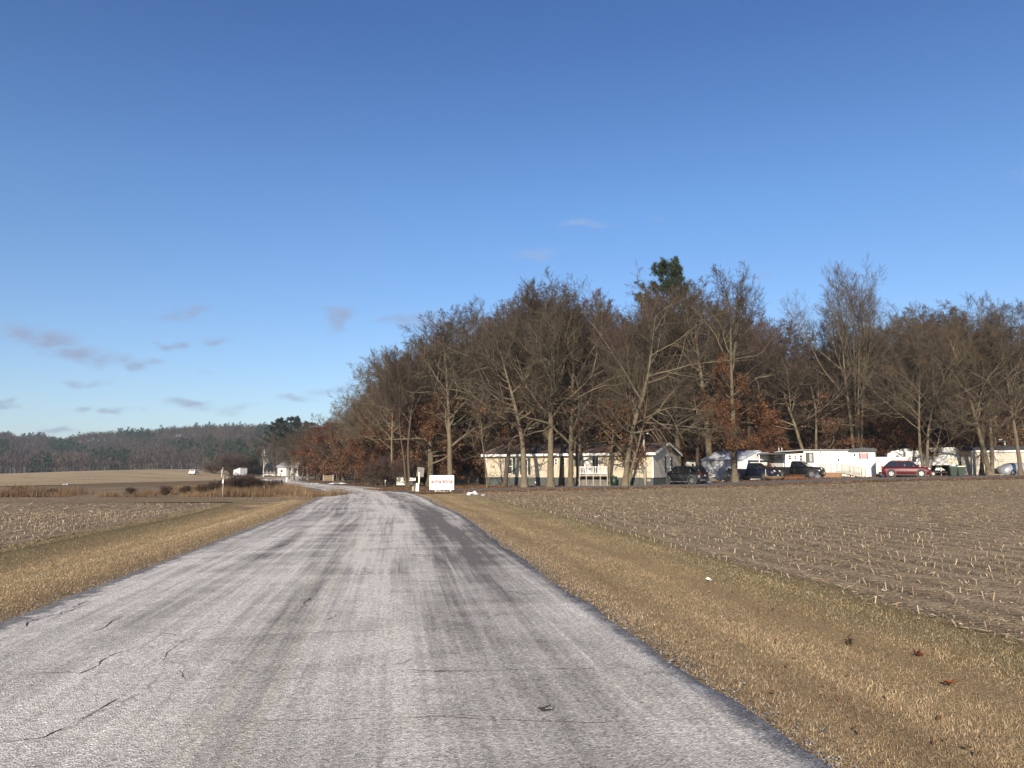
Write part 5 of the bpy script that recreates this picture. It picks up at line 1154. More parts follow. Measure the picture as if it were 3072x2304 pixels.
def loft(name, st, mt, e, smooth=True, crown=.03):
    """st: list of (x, z0, z1, half width bottom, half width top) -> rounded body"""
    bm = bmesh.new(); R = []
    for x, z0, z1, wb, wt in st:
        h = z1-z0; pr = [(-wb*.80, z0), (-wb*.97, z0+h*.12), (-wb, z0+h*.45), (-wb*.985, z0+h*.80), (-wt*.93, z1-.02), (-wt*.5, z1+crown*.8), (0, z1+crown)]
        pr = pr+[(-a, b) for a, b in pr[-2::-1]]; R.append([bm.verts.new((x, a, b)) for a, b in pr])
    m_ = len(R[0])
    for A, B in zip(R, R[1:]):
        for j in range(m_): bm.faces.new((A[j], A[(j+1) % m_], B[(j+1) % m_], B[j]))
    bm.faces.new(R[0]); bm.faces.new(R[-1][::-1]); return bm_obj(name, bm, mt, e, smooth)
def cabin(e, x0, x1, x2, x3, zb, zr, wb, wr, paint, pillars=(), glassm=CGLASS):
    """x0 rear base, x1 rear roof, x2 front roof, x3 front base (x forward)"""
    bm = bmesh.new()
    b = [bm.verts.new(p) for p in ((x0, -wb, zb), (x3, -wb, zb), (x3-.12, wb, zb), (x0, wb, zb))]; b[2].co.x = x3
    t = [bm.verts.new(p) for p in ((x1, -wr, zr), (x2, -wr, zr), (x2, wr, zr), (x1, wr, zr))]
    bm.faces.new(b); bm.faces.new(t[::-1])
    for i in range(4): bm.faces.new((b[i], t[i], t[(i+1) % 4], b[(i+1) % 4]))
    bmesh.ops.bevel(bm, geom=[ed for ed in bm.edges if max(v.co.z for v in ed.verts) > zb+.1], offset=.07, segments=3, affect='EDGES'); c = bm_obj('cabin', bm, paint, e, True)
    def panel(nm, P4, off):
        P4 = [Vector(p) for p in P4]; n = (P4[1]-P4[0]).cross(P4[3]-P4[0]).normalized()
        if n.dot(Vector(off)) < 0: n = -n
        bm = bmesh.new(); A = [bm.verts.new(p-n*.02) for p in P4]; B = [bm.verts.new(p+n*.006) for p in P4]; bm.faces.new(A); bm.faces.new(B[::-1])
        for i in range(4): bm.faces.new((A[i], B[i], B[(i+1) % 4], A[(i+1) % 4]))
        return bm_obj(nm, bm, glassm, c)
    def lerp(a, b, t): return a+(b-a)*t
    for s_ in (-1, 1):
        ps = [x0]+list(pillars)+[x3]
        for i in range(len(ps)-1):
            def edge(xb, left):
                u = (xb-x0)/(x3-x0); xt = lerp(x1, x2, u); return xb, xt
            (ab, at_), (bb, bt_) = edge(ps[i], True), edge(ps[i+1], False)
            g0, g1 = .06, .86
            q = [(ab+.05+(at_-ab)*g0, s_*lerp(wb, wr, g0), lerp(zb, zr, g0)), (bb-.05+(bt_-bb)*g0, s_*lerp(wb, wr, g0), lerp(zb, zr, g0)), (bb-.05+(bt_-bb)*g1, s_*lerp(wb, wr, g1), lerp(zb, zr, g1)), (ab+.05+(at_-ab)*g1, s_*lerp(wb, wr, g1), lerp(zb, zr, g1))]
            panel('side_window', q, (0, s_, .2))
    for nm, xb, xt, dx in (('windshield', x3, x2, 1), ('rear_window', x0, x1, -1)):
        q = [(lerp(xb, xt, .07), -wb*.88, lerp(zb, zr, .07)), (lerp(xb, xt, .07), wb*.88, lerp(zb, zr, .07)), (lerp(xb, xt, .90), wr*.88, lerp(zb, zr, .90)), (lerp(xb, xt, .90), -wr*.88, lerp(zb, zr, .90))]
        panel(nm, q, (dx, 0, .3))
    return c
def vehicle(px, F, hd, name, label, cat, kind, paint, L, W_, H, belt, hood, r, **kw):
    x, y, z = G3(px, F); e = empty(name, (x, y, z+.02), R_(hd), label, cat); w_ = W_/2; f = L/2
    gc = .24 if kind != 'pickup' else .34; wx1 = f-kw.get('fo', .82); wx0 = -f+kw.get('ro', .95)
    if kind == 'pickup':
        cab0, cab1 = kw.get('cab', (-f*.18, f*.42))
        loft('body', [(cab0-.02, gc, belt, w_*.97, w_*.96), (cab1+.15, gc, belt, w_, w_*.96), (cab1+.5, gc, hood+.05, w_, w_*.92), (f-.35, gc+.02, hood, w_, w_*.88), (f-.08, gc+.06, hood-.08, w_*.97, w_*.86), (f-.0, gc+.15, hood-.2, w_*.9, w_*.8)], paint, e)
        cabin(e, cab0, cab0+.12, cab1-.55, cab1+.30, belt-.02, H, w_*.93, w_*.76, paint, [cab0+(cab1-cab0)*.45])
        bm = bmesh.new(); bt = belt+.0
        add_box(bm, -f+.05, cab0-.05, -w_*.97, -w_*.88, gc+.1, bt, .0); add_box(bm, -f+.05, cab0-.05, w_*.88, w_*.97, gc+.1, bt); add_box(bm, -f+.001, -f+.05, -w_*.97, w_*.97, gc+.1, bt-.01); add_box(bm, -f+.051, cab0-.051, -w_*.879, w_*.879, gc+.12, gc+.3); add_box(bm, cab0-.10, cab0-.051, -w_*.879, w_*.879, gc+.301, bt)
        bm_obj('bed', bm, paint, e)
    else:
        rx = kw.get('rear', .12)
        loft('body', [(-f, gc+.18, belt-.25, w_*.86, w_*.82), (-f+.06, gc+.06, belt-.04, w_*.95, w_*.88), (-f+.4, gc, belt, w_*.99, w_*.93), (0, gc-.02, belt, w_, w_*.95), (f*.42, gc-.02, belt-.01, w_, w_*.94), (f*.60, gc, hood+.02, w_*.99, w_*.90), (f-.28, gc+.03, hood-.07, w_*.96, w_*.82), (f-.07, gc+.08, hood-.22, w_*.86, w_*.72), (f, gc+.14, hood-.36, w_*.74, w_*.62)], paint, e)
        cabin(e, *kw['cab'], belt-.03, H, w_*.93, w_*.74, paint, kw.get('pil', (0,)))
        for s_ in (-1, 1):
            tube('roof_rail', [(kw['cab'][1]+.15, s_*w_*.66, H+.0), (kw['cab'][1]+.3, s_*w_*.66, H+.06), (kw['cab'][2]-.3, s_*w_*.66, H+.06), (kw['cab'][2]-.1, s_*w_*.66, H)], .022, kw.get('railm', DARK), e, 6)
    for s_ in (-1, 1):
        for wx in (wx0, wx1):
            bm = bmesh.new(); add_tube(bm, [(wx, s_*(w_-.30), r+.03), (wx, s_*(w_+.006), r+.03)], [r+.07, r+.07], 22); bm_obj('wheel_arch', bm, DARK, e)
            bm = bmesh.new(); add_ring(bm, wx, s_*(w_+.008), r+.03, r+.05, r+.12, .012); bm_obj('arch_trim', bm, kw.get('archm', paint), e)
            wheel(e, wx, s_*(w_-.08), r, .22, s_)
        box('headlight', f-.30, f-.06 if kind != 'pickup' else f+.01, s_*w_*.62-.15, s_*w_*.62+.17, hood-.28, hood-.10, LENS, e, .03)
        tl = box('taillight', -f-.005, -f+.16, s_*w_*.84-.09, s_*w_*.84+.09, belt-.32, belt+.12, TAIL, e, .02)
        box('mirror', kw.get('mx', f*.3)-.09, kw.get('mx', f*.3)+.09, s_*(w_+.10)-.11, s_*(w_+.10)+.09, belt-.0, belt+.17, kw.get('mirm', paint), e, .03)
        box('sill', wx0+r+.1, wx1-r-.1, s_*(w_-.02)-.03, s_*(w_-.02)+.03, gc-.04, gc+.08, kw.get('sillm', DARK), e)
        for i, hx_ in enumerate(kw.get('handles', (-.5, .45))): box('door_handle', hx_-.09, hx_+.09, s_*(w_*.975)-.02, s_*(w_*.975)+.02, belt-.17, belt-.13, kw.get('hm', paint), e)
        for dx in kw.get('seams', (-1.0, .05, 1.0)): box('door_seam', dx-.008, dx+.008, s_*(w_+.001)-.006, s_*(w_+.001)+.004, gc+.15, belt-.12, DARK, e)
    box('grille', f-.10, f+.02, -w_*.42, w_*.42, hood-.38, hood-.14, DARK, e, .02); box('front_bumper', f-.12, f+.06, -w_*.88, w_*.88, gc+.05, gc+.30, kw.get('bump', paint), e, .05)
    box('rear_bumper', -f-.08, -f+.12, -w_*.90, w_*.90, gc+.06, gc+.28, kw.get('bump', paint), e, .05)
    box('chassis', -f+.25, f-.3, -w_*.72, w_*.72, .16, gc+.12, DARK, e)  # dark underbody block, added so the gap beneath reads as shade
    box('licence_plate', f+.061, f+.07, -.17, .17, gc+.12, gc+.26, PLATE, e); box('licence_plate', -f-.02, -f-.006, -.17, .17, belt-.30, belt-.15, PLATE, e)
    return e
def paint(name, c, rough=.42, coat=.22): return mat(name, c, rough, c, 1, coat=coat)
P_DK = paint('charcoal_paint', (.016, .017, .021)); P_BLK = paint('black_paint', (.005, .005, .006)); P_NAV = paint('navy_paint', (.004, .006, .018)); P_RED = paint('maroon_paint', (.095, .004, .008))
GREYT = mat('grey_trim', (.10, .10, .105), .6)
vehicle(2050, 75.3, 180-28-12, 'parked_suv', 'charcoal SUV parked tail toward the lane at the gable end of the beige mobile home', 'SUV', 'suv', P_DK, 4.5, 1.82, 1.75, 1.08, 1.05, .37, cab=(-2.18, -1.85, .55, 1.25), pil=(-1.15, -.15), archm=GREYT, bump=GREYT, sillm=GREYT, ro=.9, fo=.85)
vehicle(2262, 83.5, -30-15, 'pickup_truck', 'navy blue pickup truck half hidden behind the thick leafy oak', 'pickup truck', 'pickup', P_NAV, 5.3, 1.85, 1.85, 1.22, 1.16, .39, ro=1.2, fo=.95)
vehicle(2392, 86.5, -22-16, 'pickup_truck', 'shiny black pickup truck parked before the windows of the white mobile home', 'pickup truck', 'pickup', P_BLK, 5.7, 1.95, 1.90, 1.26, 1.20, .42, ro=1.25, fo=1.0, sillm=CHROME)
vehicle(2718, 80.0, -12-14, 'parked_car', 'maroon red crossover car parked beside the white cargo trailer', 'car', 'suv', P_RED, 4.55, 1.82, 1.68, 1.03, 1.04, .36, cab=(-2.15, -1.45, .45, 1.35), pil=(-.85, .0), railm=CHROME, ro=.9, fo=.9)

# white cargo trailer
cf = Frm(2629, 84.5, 2703, 83.2, 1.08); co = cf.root('cargo_trailer', 'white enclosed cargo trailer with rounded nose between the white home and the red car', 'trailer'); h = zat(1371, 83.8)-cf.z0
bm = bmesh.new(); pts = [(0, 0), (cf.L, 0)]+[(cf.L+.95*math.sin(a), 1.0-1.0*math.cos(a)) for a in (.4, .8, 1.2, 1.57)]+[(cf.L+.95, 1.2), (cf.L, 2.1), (0, 2.1)]
A = [bm.verts.new((a, b, .35)) for a, b in pts]; B = [bm.verts.new((a, b, h)) for a, b in pts]; bm.faces.new(A); bm.faces.new(B[::-1])
for i in range(len(pts)): bm.faces.new((A[i], B[i], B[(i+1) % len(pts)], A[(i+1) % len(pts)]))
bm_obj('body', bm, mat('dull_white_metal', (.66, .64, .56), .5, (.58, .56, .49), 2, dirt=.2), co); box('top_trim', 0, cf.L, -.025, -.002, h-.22, h-.0, TRIM, co); box('door_panel', cf.L*.42, cf.L*.62, -.015, -.002, .5, h-.3, WHITE2, co); box('lower_trim', 0, cf.L, -.02, -.002, .35, .45, CHROME, co)
wx = cf.lx(2649)[0]; wheel(co, wx, -.12, .30, .2, -1, TRIM, .72, 0); prism('fender', [(wx-.42, .3), (wx-.36, .62), (wx+.36, .62), (wx+.42, .3), (wx+.36, .3), (wx+.31, .56), (wx-.31, .56), (wx-.36, .3)], -.28, -.003, DARK, co)
for i in range(6): box('seam', cf.L*(i+.5)/6-.008, cf.L*(i+.5)/6+.008, -.008, -.001, .46, h-.24, GREYT, co)
# camping trailer (fifth wheel)
vf = Frm(2664, 91.5, 2886, 89.5, 1.12); vo = vf.root('camping_trailer', 'large white fifth wheel camping trailer with raised nose behind the leaning tree pair', 'camper'); Z = lambda py: zat(py, 90.3)-vf.z0; X_ = lambda px: vf.lx(px)[0]
prism('body', [(X_(2668), .6), (X_(2789), .6), (X_(2789), Z(1395)), (X_(2880), Z(1395)), (X_(2885), Z(1377)), (X_(2877), Z(1347)), (X_(2868), Z(1342)), (X_(2795), Z(1343)), (X_(2780), Z(1350)), (X_(2672), Z(1357)), (X_(2665), Z(1362))], 0, 2.4, WHITE, vo, .06)
box('stripe', X_(2668), X_(2788), -.012, -.002, Z(1397), Z(1394), DARK, vo); prism('nose_panel', [(X_(2842), Z(1392)), (X_(2878), Z(1391)), (X_(2882), Z(1377)), (X_(2846), Z(1376))], -.02, -.002, CREAM, vo)
for (a, b, c_, d) in ((2796, 2818, 1355, 1369), (2742, 2750, 1371, 1385), (2767, 2775, 1371, 1384), (2690, 2700, 1366, 1374)): window(vf, vf.rect(a, b, c_, d), .002, (False, False), DARK, vo, False, fw=.04)
for (a, b, c_) in ((2680, 2704, 1352), (2710, 2741, 1345), (2697, 2706, 1349)): box('roof_unit', X_(a), X_(b), .7, 1.6, Z(1362), Z(c_), TRIM, vo, .05)
bm = bmesh.new(); add_box(bm, X_(2785), X_(2845), .2, 2.2, .45, .60); add_box(bm, X_(2788)+.01, X_(2792), .3, .5, 0, .449); bm_obj('chassis', bm, DARK, vo)
wheel(vo, X_(2799), .10, .34, .22, -1, ALLOY, .5, 0); wheel(vo, X_(2775), .10, .34, .22, -1, ALLOY, .5, 0)
tube('hitch_leg', [(X_(2828), .6, .05), (X_(2828), .6, Z(1395))], .05, TRIM, vo, 6); tube('awning', [(X_(2700), -.08, Z(1362)), (X_(2788), -.08, Z(1356))], .06, TRIM, vo, 8); prism('pin_box', [(X_(2812), .75), (X_(2842), .75), (X_(2838), .92), (X_(2818), 1.35)], .8, 1.2, WHITE2, vo)
# bins
def bin_(px, F, label, lid):
    x, y, z = G3(px, F); e = empty('wheelie_bin', (x, y, z), R_(-18), label, 'trash bin'); bm = bmesh.new()
    st = [(.26, .27, .10), (.33, .36, 1.0)]; R = []
    for a, b, zz in st: R.append([bm.verts.new((sx*a, sy*b, zz)) for sx, sy in ((-1, -1), (1, -1), (1, 1), (-1, 1))])
    for i in range(4): bm.faces.new((R[0][i], R[0][(i+1) % 4], R[1][(i+1) % 4], R[1][i]))
    bm.faces.new(R[0]); bm.faces.new(R[1][::-1]); bmesh.ops.bevel(bm, geom=bm.edges[:], offset=.03, segments=2, affect='EDGES'); bm_obj('body', bm, DGRN, e)
    prism('lid', [(-.38, 1.0), (.40, 1.0), (.38, 1.06), (.1, 1.12), (-.36, 1.08)], -.35, .35, lid, e, .01, axis='x'); tube('handle', [(-.3, .42, 1.0), (.3, .42, 1.0)], .02, DGRN, e, 6)
    for s_ in (-1, 1): tube('wheel', [(s_*.25, .30, .12), (s_*.33, .30, .12)], .12, BLACK, e, 12)
    box('rim_band', -.345, .345, -.375, .375, .88, .94, DGRN, e, .01)
bin_(2860, 77.5, 'dark green wheeled bin with snow on its lid, left of two', DGRN); bin_(2883, 77.7, 'dark green wheeled bin with pale yellow lid, right of two', mat('pale_yellow_lid', (.68, .64, .40), .6))
x, y, z = G3(2859, 77.5); o = prism('snow_cap', [(-.2, 0), (.2, 0), (.16, .14), (-.1, .16)], -.25, .25, SNOW, None, .03); o.name = 'snow_patch'; o.location = (x, y, z+1.09); tag(o, 'little cap of snow on the left green bin', 'snow')
# covered silver car at right edge
P_SIL = mat('silver_cover', (.42, .44, .47), .35, (.30, .32, .35), 3, .03, 6, metal=.3); x, y, z = G3(3055, 82.5); sc_ = empty('covered_car', (x, y, z), R_(8), 'car under a crumpled silver cover before the tan mobile home', 'car')
loft('cover', [(-2.2, .15, .75, .75, .7), (-1.8, .12, .95, .85, .75), (-.9, .12, 1.3, .88, .62), (.2, .12, 1.35, .88, .62), (1.0, .12, 1.0, .88, .75), (1.9, .12, .88, .86, .7), (2.2, .2, .6, .7, .6)], P_SIL, sc_)
for wx in (-1.35, 1.35): wheel(sc_, wx, -.78, .3, .2, -1, ALLOY, .6, 0)

# ------------------------------------------------------------------ sign, mailboxes, small things
sx, sy, sz = ground_px(1325, 1477.5); sgo = empty('sign_board', (sx, sy, sz), R_(-3), 'white notice board with two red panels on two posts at the lane corner', 'sign')
ppm = sy/F0; SW = 73*ppm; zb = (1477.5-1469.5)*ppm; zt = (1477.5-1427)*ppm; SIGNW = mat('sign_white', (.80, .80, .74), .5, (.77, .77, .71), 3)
box('board', -SW/2, SW/2, -.015, .015, zb, zt, SIGNW, sgo); 
for px in (1306.5, 1351): a = (px-1325)*ppm; box('post', a-.045, a+.045, .016, .106, -.1, zt-.03, TRIM, sgo)
for (a0, a1, ln) in ((1297, 1327, ('MOBILE HOMES', 'FOR SALE')), (1330.5, 1361, ('LOT SPACES', 'FOR RENT'))):
    b_ = box('panel', (a0-1328.5)*ppm, (a1-1328.5)*ppm, -.021, -.0155, zb+(1469.5-1450)*ppm, zb+(1469.5-1439.5)*ppm, RED, sgo); xm = ((a0+a1)/2-1328.5)*ppm
    for i, t_ in enumerate(ln): text('lettering', t_, .115, LETW, b_, (xm, -.0225, zb+(1469.5-1442.4-4.6*i)*ppm), (R_(90), 0, 0), bold=True)
for (t_, s_, xx, py) in (('Mobile Home Estates', .13, 0, 1433.5), ('Community', .085, -.12, 1454.6), ('Living', .085, .25, 1454.6), ('To Buy or Rent Your Home', .10, 0, 1459.8), ('Apply Today', .08, -.62, 1465), ('Call the Office', .08, .5, 1465)):
    text('lettering', t_, s_, LETTER, sgo, (xx, -.0165, zb+(1469.5-py)*ppm), (R_(90), 0, 0))
ROCK = mat('pale_rock', (.42, .38, .30), .85, (.26, .23, .18), 6, .02, 10)
for i in range(9):
    a = (1312+i*4.8-1325)*ppm; bm = bmesh.new(); bmesh.ops.create_icosphere(bm, subdivisions=2, radius=.10+.05*random.random())
    for v in bm.verts: v.co = v.co*(1+.25*random.random()); v.co.z *= .65; v.co.x *= 1.3
    o = bm_obj('rock', bm, ROCK, loc=(sx+a, sy-.9+.3*random.random(), sz+.05)); o.rotation_euler = (random.random(), 0, random.random()*6); tag(o, 'pale rock in the low row bordering the foot of the white sign', 'rock', 'rocks at the foot of the sign')
# mailbox post with number
mx, my, mz = ground_px(1240, 1474.5); mo = empty('mailbox', (mx, my, mz), R_(-6), 'dark mailbox with white house number over a green newspaper box on grey post', 'mailbox'); pp = my/F0
box('post', -.10, .10, -.09, .09, -.1, 24*pp, WOOD_GREY, mo); nb_ = box('newspaper_box', -.20, .03, -.32, -.10, 18*pp, 28*pp, DGRN, mo, .02)
bm = bmesh.new(); pts = [(-.14, 0), (.14, 0), (.14, .15)]+[(.14*math.cos(a), .15+.12*math.sin(a)) for a in (.5, 1.0, 1.57, 2.1, 2.6)]+[(-.14, .15)]
mb = prism('box', [(a, b+30*pp) for a, b in pts], -.28, .25, DARK, mo); nbm = box('number_plate', -.30, .28, -.31, -.285, 31*pp, 40*pp, mat('plate_maroon', (.08, .03, .03), .6), mo)
text('number', '324', .34, LETW, nbm, (0, -.318, 35.5*pp), (R_(90), 0, 0), bold=True)
# cream box with tall post
cx_, cy_, cz_ = ground_px(1253, 1475.6); cb = empty('utility_pedestal', (cx_, cy_, cz_), R_(-8), 'cream painted pedestal box with tall thin post at the lane corner', 'pedestal'); pp = cy_/F0
prism('box', [(-5.2*pp, -.05), (5.2*pp, -.05), (5.2*pp, 25*pp), (-4.2*pp, 26*pp)], -.16, .16, CREAM, cb, .01); box('post', 2.0*pp, 5.8*pp, -.05, .05, 25*pp+.001, 58.5*pp, CREAM, cb)
# back of a tilted square sign
bx, by = at(1256, 74); bz = gz(bx, by); sgn = empty('road_sign', (bx, by, bz), R_(12), 'square road sign seen from its bare grey back, leaning over the mailboxes', 'road sign'); sgn.rotation_euler = (0, R_(6), R_(12))
GALV = mat('sign_back_metal', (.20, .18, .165), .6, (.16, .145, .135), 5); zt = zat(1402, 74)-bz; zb = zat(1429, 74)-bz
box('panel', -.32, .32, -.01, .01, zb, zt, GALV, sgn, .004); box('post', -.03, .03, .012, .06, -.1, zt-.1, WOOD_GREY, sgn)
bm = bmesh.new(); add_box(bm, -.33, .33, -.022, -.0105, zb-.01, zb+.02); add_box(bm, -.33, .33, -.022, -.0105, zt-.02, zt+.01); add_box(bm, -.33, -.30, -.021, -.0105, zb+.021, zt-.021); add_box(bm, .30, .33, -.021, -.0105, zb+.021, zt-.021); bm_obj('rim', bm, WOOD_GREY, sgn)
# yard odds and ends
def odd(name, px, F, fn, label, cat, rz=0):
    x, y, z = G3(px, F); e = empty(name, (x, y, z), rz, label, cat); fn(e); return e
odd('wooden_crate', 2121, 77.5, lambda e: [box('panel', -.45, .45, -.3, .3, 0, .78, WOOD_GREY, e, .01), box('lid', -.5, .5, -.35, .35, .781, .84, DARK, e)], 'grey wooden crate with dark top right behind the charcoal SUV', 'crate', .1)
odd('fire_pit', 2322, 80, lambda e: [tube('bowl', [(0, 0, 0), (0, 0, .25), (0, 0, .42)], [.55, .95, 1.0], mat('rusty_bowl', (.17, .11, .07), .9, (.12, .08, .05), 4), e, 20), box('bar', -.9, .9, -.02, .02, .43, .47, DARK, e)], 'low brown wooden planter ring in front of the black pickup truck', 'planter')
def leafpile(e):
    a = Acc(); n = 2600; r = rng.random(n)**.5; th = rng.random(n)*6.28; P = np.stack([r*np.cos(th)*1.5, r*np.sin(th)*.8, (1-r**2)*.52*rng.random(n)**.2], -1); leaves_at(a, P, 1, .03, .08, RUST)
    a.obj('leaves', LEAF, e); bm = bmesh.new(); bmesh.ops.create_icosphere(bm, subdivisions=3, radius=1)
    for v in bm.verts: v.co = Vector((v.co.x*1.45, v.co.y*.75, max(-.05, v.co.z*.45)))
    bm_obj('mound', bm, mat('leaf_mound', (.17, .075, .035), .95, (.11, .05, .025), 9, .05, 12), e, True)
odd('leaf_pile', 2384, 80.5, leafpile, 'heap of orange brown leaves in front of the black pickup truck', 'leaf pile')
def tarp(e):
    bm = bmesh.new(); bmesh.ops.create_icosphere(bm, subdivisions=3, radius=1)
    for v in bm.verts: v.co = Vector((v.co.x*.42, v.co.y*.4, max(-.02, v.co.z*.52)*(1+.1*math.sin(v.co.x*9)))) 
    bm_obj('bag', bm, mat('grey_tarp', (.13, .13, .15), .6, (.09, .09, .10), 5, .04, 8), e, True); tube('knot', [(0, 0, .48), (.03, 0, .62)], [.07, .12], MATS['grey_tarp'], e, 8)
odd('tarp_bag', 2452, 82.5, tarp, 'lumpy dark grey bag at the front bumper of the black pickup', 'bag')
def dolly(e):
    for a in (-.2, .2): tube('upright', [(a, 0, 0), (a, .1, 1.35)], .035, DARK, e, 6)
    for zz in (.25, .7): box('crossbar', -.2, .2, .01+zz*.07, .05+zz*.07, zz, zz+.05, DARK, e)
    box('toe_plate', -.25, .25, -.25, 0, 0, .03, DARK, e)
odd('hand_truck', 2166, 84, dolly, 'black upright hand truck standing before the white garage wall', 'hand truck')
def kennel(e): prism('hood', [(-.5, 0), (.5, 0), (.48, .3), (.2, .5), (-.2, .5), (-.48, .3)], -.3, .3, DARK, e, .03); box('opening', -.25, .25, -.32, -.301, .02, .33, GREYT, e)
odd('snow_blower', 2141, 85.5, kennel, 'dark rounded machine on the ground left of the hand truck', 'machine')
def tyre(e): bm = bmesh.new(); add_tube(bm, [(0, -.12, .62), (0, .12, .62)], [.62, .62], 20); bm_obj('tyre', bm, BLACK, e); tube('hub', [(0, -.13, .62), (0, -.11, .62)], .28, GREYT, e, 14)
odd('tractor_tyre', 2188, 82, tyre, 'big dark tyre partly hidden at the left of the leafy oak trunk', 'tyre')
def flag(e): tube('rod', [(0, 0, 0), (0, 0, 1.2)], .02, TRIM, e, 6); box('tag', -.1, .25, -.01, .01, .25, .5, mat('pink_tag', (.5, .16, .2), .7), e)
odd('marker_rod', 2297, 80.5, flag, 'thin pale rod with pink tag before the navy pickup', 'marker')

# left side: marker posts, mailbox, far house and bits
def marker(px, F, pyt, r, m_, label, tagged=False):
    x, y, z = G3(px, F); e = empty('marker_post', (x, y, z), 0, label, 'marker post'); h = zat(pyt, F)-z; tube('post', [(0, 0, -.1), (0, 0, h)], r, m_, e, 8)
    if tagged: box('tag', -.04, .04, -.08, -.045, h-.50, h-.26, WHITE2, e)
    else: tube('cap', [(0, 0, h), (0, 0, h+.05)], [r*1.1, r*.5], m_, e, 8)
marker(671, 50.5, 1427, .03, WOOD_GREY, 'thin grey marker post with white tag standing in the left field edge', True)
marker(793, 63, 1458.5, .085, TRIM, 'short white post in the brush left of the road')
marker(846, 84, 1441, .07, BLACK, 'short dark post with band at the inside of the bend')
marker(861, 118, 1432, .13, TRIM, 'white post on the far side of the road bend'); marker(1157, 96, 1441, .09, TRIM, 'small white post among weeds right of the bend'); marker(1128, 99, 1430, .06, WOOD_GREY, 'thin dark post under the roadside trees')
x, y = at(879, 160); e = empty('rural_mailbox', (x, y, gz(x, y)), 0, 'small dark mailbox on a post beyond the road bend', 'mailbox'); tube('post', [(0, 0, 0), (0, 0, 1.05)], .06, WOOD_GREY, e, 6); prism('box', [(-.35, 1.05), (.35, 1.05), (.35, 1.25), (.2, 1.4), (-.2, 1.4), (-.35, 1.25)], -.15, .15, DARK, e)
# far white house
wf = Frm(833, 262, 893, 257, .95); wo = wf.root('house', 'far small white house with open dark carport under the pines', 'house'); hw = zat(1402, 259)-wf.z0; hr = zat(1383, 259)-wf.z0
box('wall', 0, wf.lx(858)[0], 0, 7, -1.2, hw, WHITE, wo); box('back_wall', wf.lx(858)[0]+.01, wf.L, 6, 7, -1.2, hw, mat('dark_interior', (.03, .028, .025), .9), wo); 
for px in (875, 891): a = wf.lx(px)[0]; box('carport_post', a-.12, a+.12, 0, .24, -1.2, hw-.12, TRIM, wo)
box('beam', wf.lx(858)[0]+.01, wf.L+.2, 0, .2, hw-.119, hw+.0, TRIM, wo); prism('roof', [(-.6, hw+.01), (3.5, hr), (7.6, hw+.01), (7.6, hw+.22), (3.5, hr+.25), (-.6, hw+.22)], -.5, wf.L+.6, mat('white_snowy_roof', (.42, .43, .44), .8, (.20, .20, .20), .9, dirt=.5), wo, axis='x')
wq = wf.rect(841, 848, 1408, 1417); window(wf, wq, 0, (False, False), parent=wo); box('side_wing', -1.7, -.01, 1.5, 6, -1.2, hw-.6, WHITE, wo)
x, y, z = G3(845, 240); e = empty('parked_motorcycle', (x, y, z), .2, 'round dark wheeled equipment before the far white house', 'machine'); 
for i, a in enumerate((-.9, .3)): bm = bmesh.new(); add_ring(bm, a, 0, .65, .45, .62, .06); bm_obj('wheel', bm, WOOD_GREY, e)
tube('frame', [(-.9, 0, .65), (-.3, 0, 1.1), (.3, 0, .65)], .05, WOOD_GREY, e, 6)
# lean-to shed, dead tree, old truck, gate, stump mound
lf_ = Frm(700, 214, 720, 212, 1.5); lo = lf_.root('lean_to_shed', 'small white lean-to shed with slanting roof beside the evergreen', 'shed'); hl = zat(1409, 213)-lf_.z0; hh_ = zat(1405, 213)-lf_.z0
prism('wall', [(0, -.6), (lf_.L, -.6), (lf_.L, hh_+.2), (0, hl-.1)], 0, 2.2, mat('pale_grey_panel', (.55, .56, .57), .6, (.42, .43, .44), 2), lo); prism('roof', [(-.15, hl-.09), (lf_.L+.3, hh_+.28), (lf_.L+.3, hh_+.36), (-.15, hl)], -.2, 2.4, ROOFD, lo)
x, y, z = G3(667, 208); e = empty('dead_tree', (x, y, z-.2), 0, 'broken bare dead tree stub with two prongs in the tan field', 'tree'); e.scale = (.62, .62, .62); PALEW = mat('pale_dead_wood', (.42, .37, .32), .9, (.3, .26, .22), 4)
tube('trunk', [(0, 0, -.2), (-.15, 0, 1.2), (-.05, 0, 2.4), (.1, 0, 3.2), (.2, 0, 4.6)], [.6, .36, .34, .26, .12], PALEW, e, 8); tube('prong', [(-.1, 0, 2.1), (-.45, 0, 2.9), (-.42, 0, 3.5)], [.22, .18, .12], PALEW, e, 8)
x, y, z = G3(582, 215); e = empty('old_truck', (x, y, z), R_(0), 'tiny white old truck parked far off in the tan field', 'truck'); box('body', -.85, .85, -1.6, 1.6, .35, .85, WHITE2, e, .05); box('cab', -.75, .75, -1.2, .8, .851, 1.35, WHITE2, e, .06)
for a in (-.4, .15): box('window', a-.2, a+.42, -1.22, -1.195, .92, 1.25, GLASS, e)
for a in (-.6, .6): wheel(e, a, -1.1, .3, .2, -1, GREYT, .5, 0)
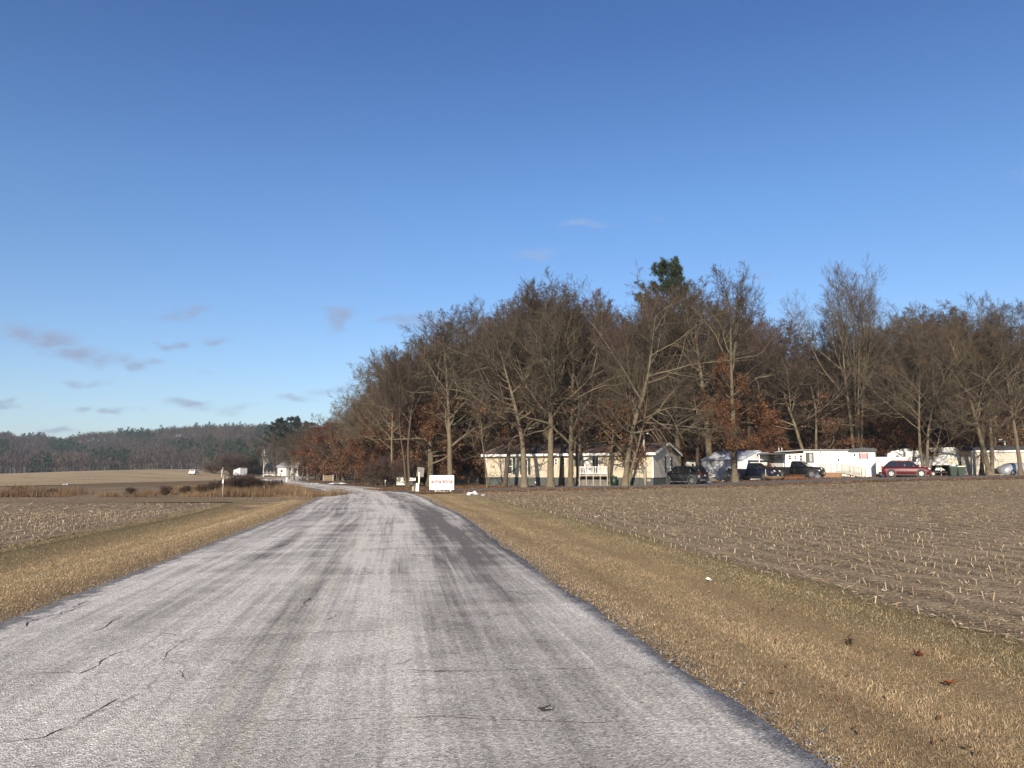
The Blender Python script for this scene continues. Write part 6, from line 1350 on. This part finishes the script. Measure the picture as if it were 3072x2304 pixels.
gf2 = Frm(971, 150, 1000, 149); g2 = gf2.root('wooden_gate', 'brown slatted wooden gate under the roadside trees', 'gate')
for i in range(4): box('slat', 0, gf2.L, 0, .05, .1+i*.26, .28+i*.26, mat('brown_slats', (.26, .18, .11), .85), g2)
for i in (0, 1): box('post', gf2.L*i-.1, gf2.L*i+.1, -.05, .15, -.2, 1.25, WOOD_GREY, g2)
put_tree('bush', *at(700, 228), 6.5, .3, 'wide olive bare bush behind the white lean-to shed', None, 'bare_bush', 1.9, 'bush'); put_tree('bush', *at(738, 236), 4.5, 1.3, 'reddish bare bush left of the round evergreen', None, 'bare_bush', 1.8, 'bush'); put_tree('bush', *at(640, 232), 3.2, 2.3, 'low brown bush behind the dead tree stub', None, 'bare_bush', 2.4, 'bush')
# distant fence by the far house
for i in range(9):
    x, y, z = G3(735+i*11, 262-i*.5); e = box('fence_post', -.07, .07, -.07, .07, -.1, 1.5, WOOD_GREY); e.location = (x, y, z); tag(e, 'thin post of the far field fence left of the white house', 'fence post', 'posts of the far field fence')

for i, (px, F, h) in enumerate([(650, 57, 1.0), (690, 59, 1.3), (722, 60, 1.6), (748, 61, 1.4), (770, 63, 1.1), (610, 56, .8), (560, 55.5, .7), (500, 55, .7), (395, 54, .6), (60, 54, .7), (815, 68, 1.0), (160, 55, .5), (835, 74, .9)]):
    put_tree('bush', *at(px, F), h, i*1.3, ['low twiggy red brown shrub at the edge of the left field', 'twiggy shrub in the brush mound at the inside of the bend'][px > 600], 'shrubs in the field edge weeds', 'bare_shrub', 1.5, 'shrub')
# ------------------------------------------------------------------ haze
hb = bmesh.new(); add_box(hb, -2600, 3200, -200, 3600, -3, 140)
hzm = bpy.data.materials.new('haze'); hzm.use_nodes = True; N = NT(hzm.node_tree); N.n.remove(N.n['Principled BSDF'])
pv = N.new('ShaderNodeVolumePrincipled', Color=(.62, .72, .86), Density=.00018, Anisotropy=0.0); N.l.new(pv.outputs[0], N.n['Material Output'].inputs['Volume'])
hz = bm_obj('haze', hb, hzm); tag(hz, kind='stuff', label='thin bluish winter haze filling the air', cat='haze')
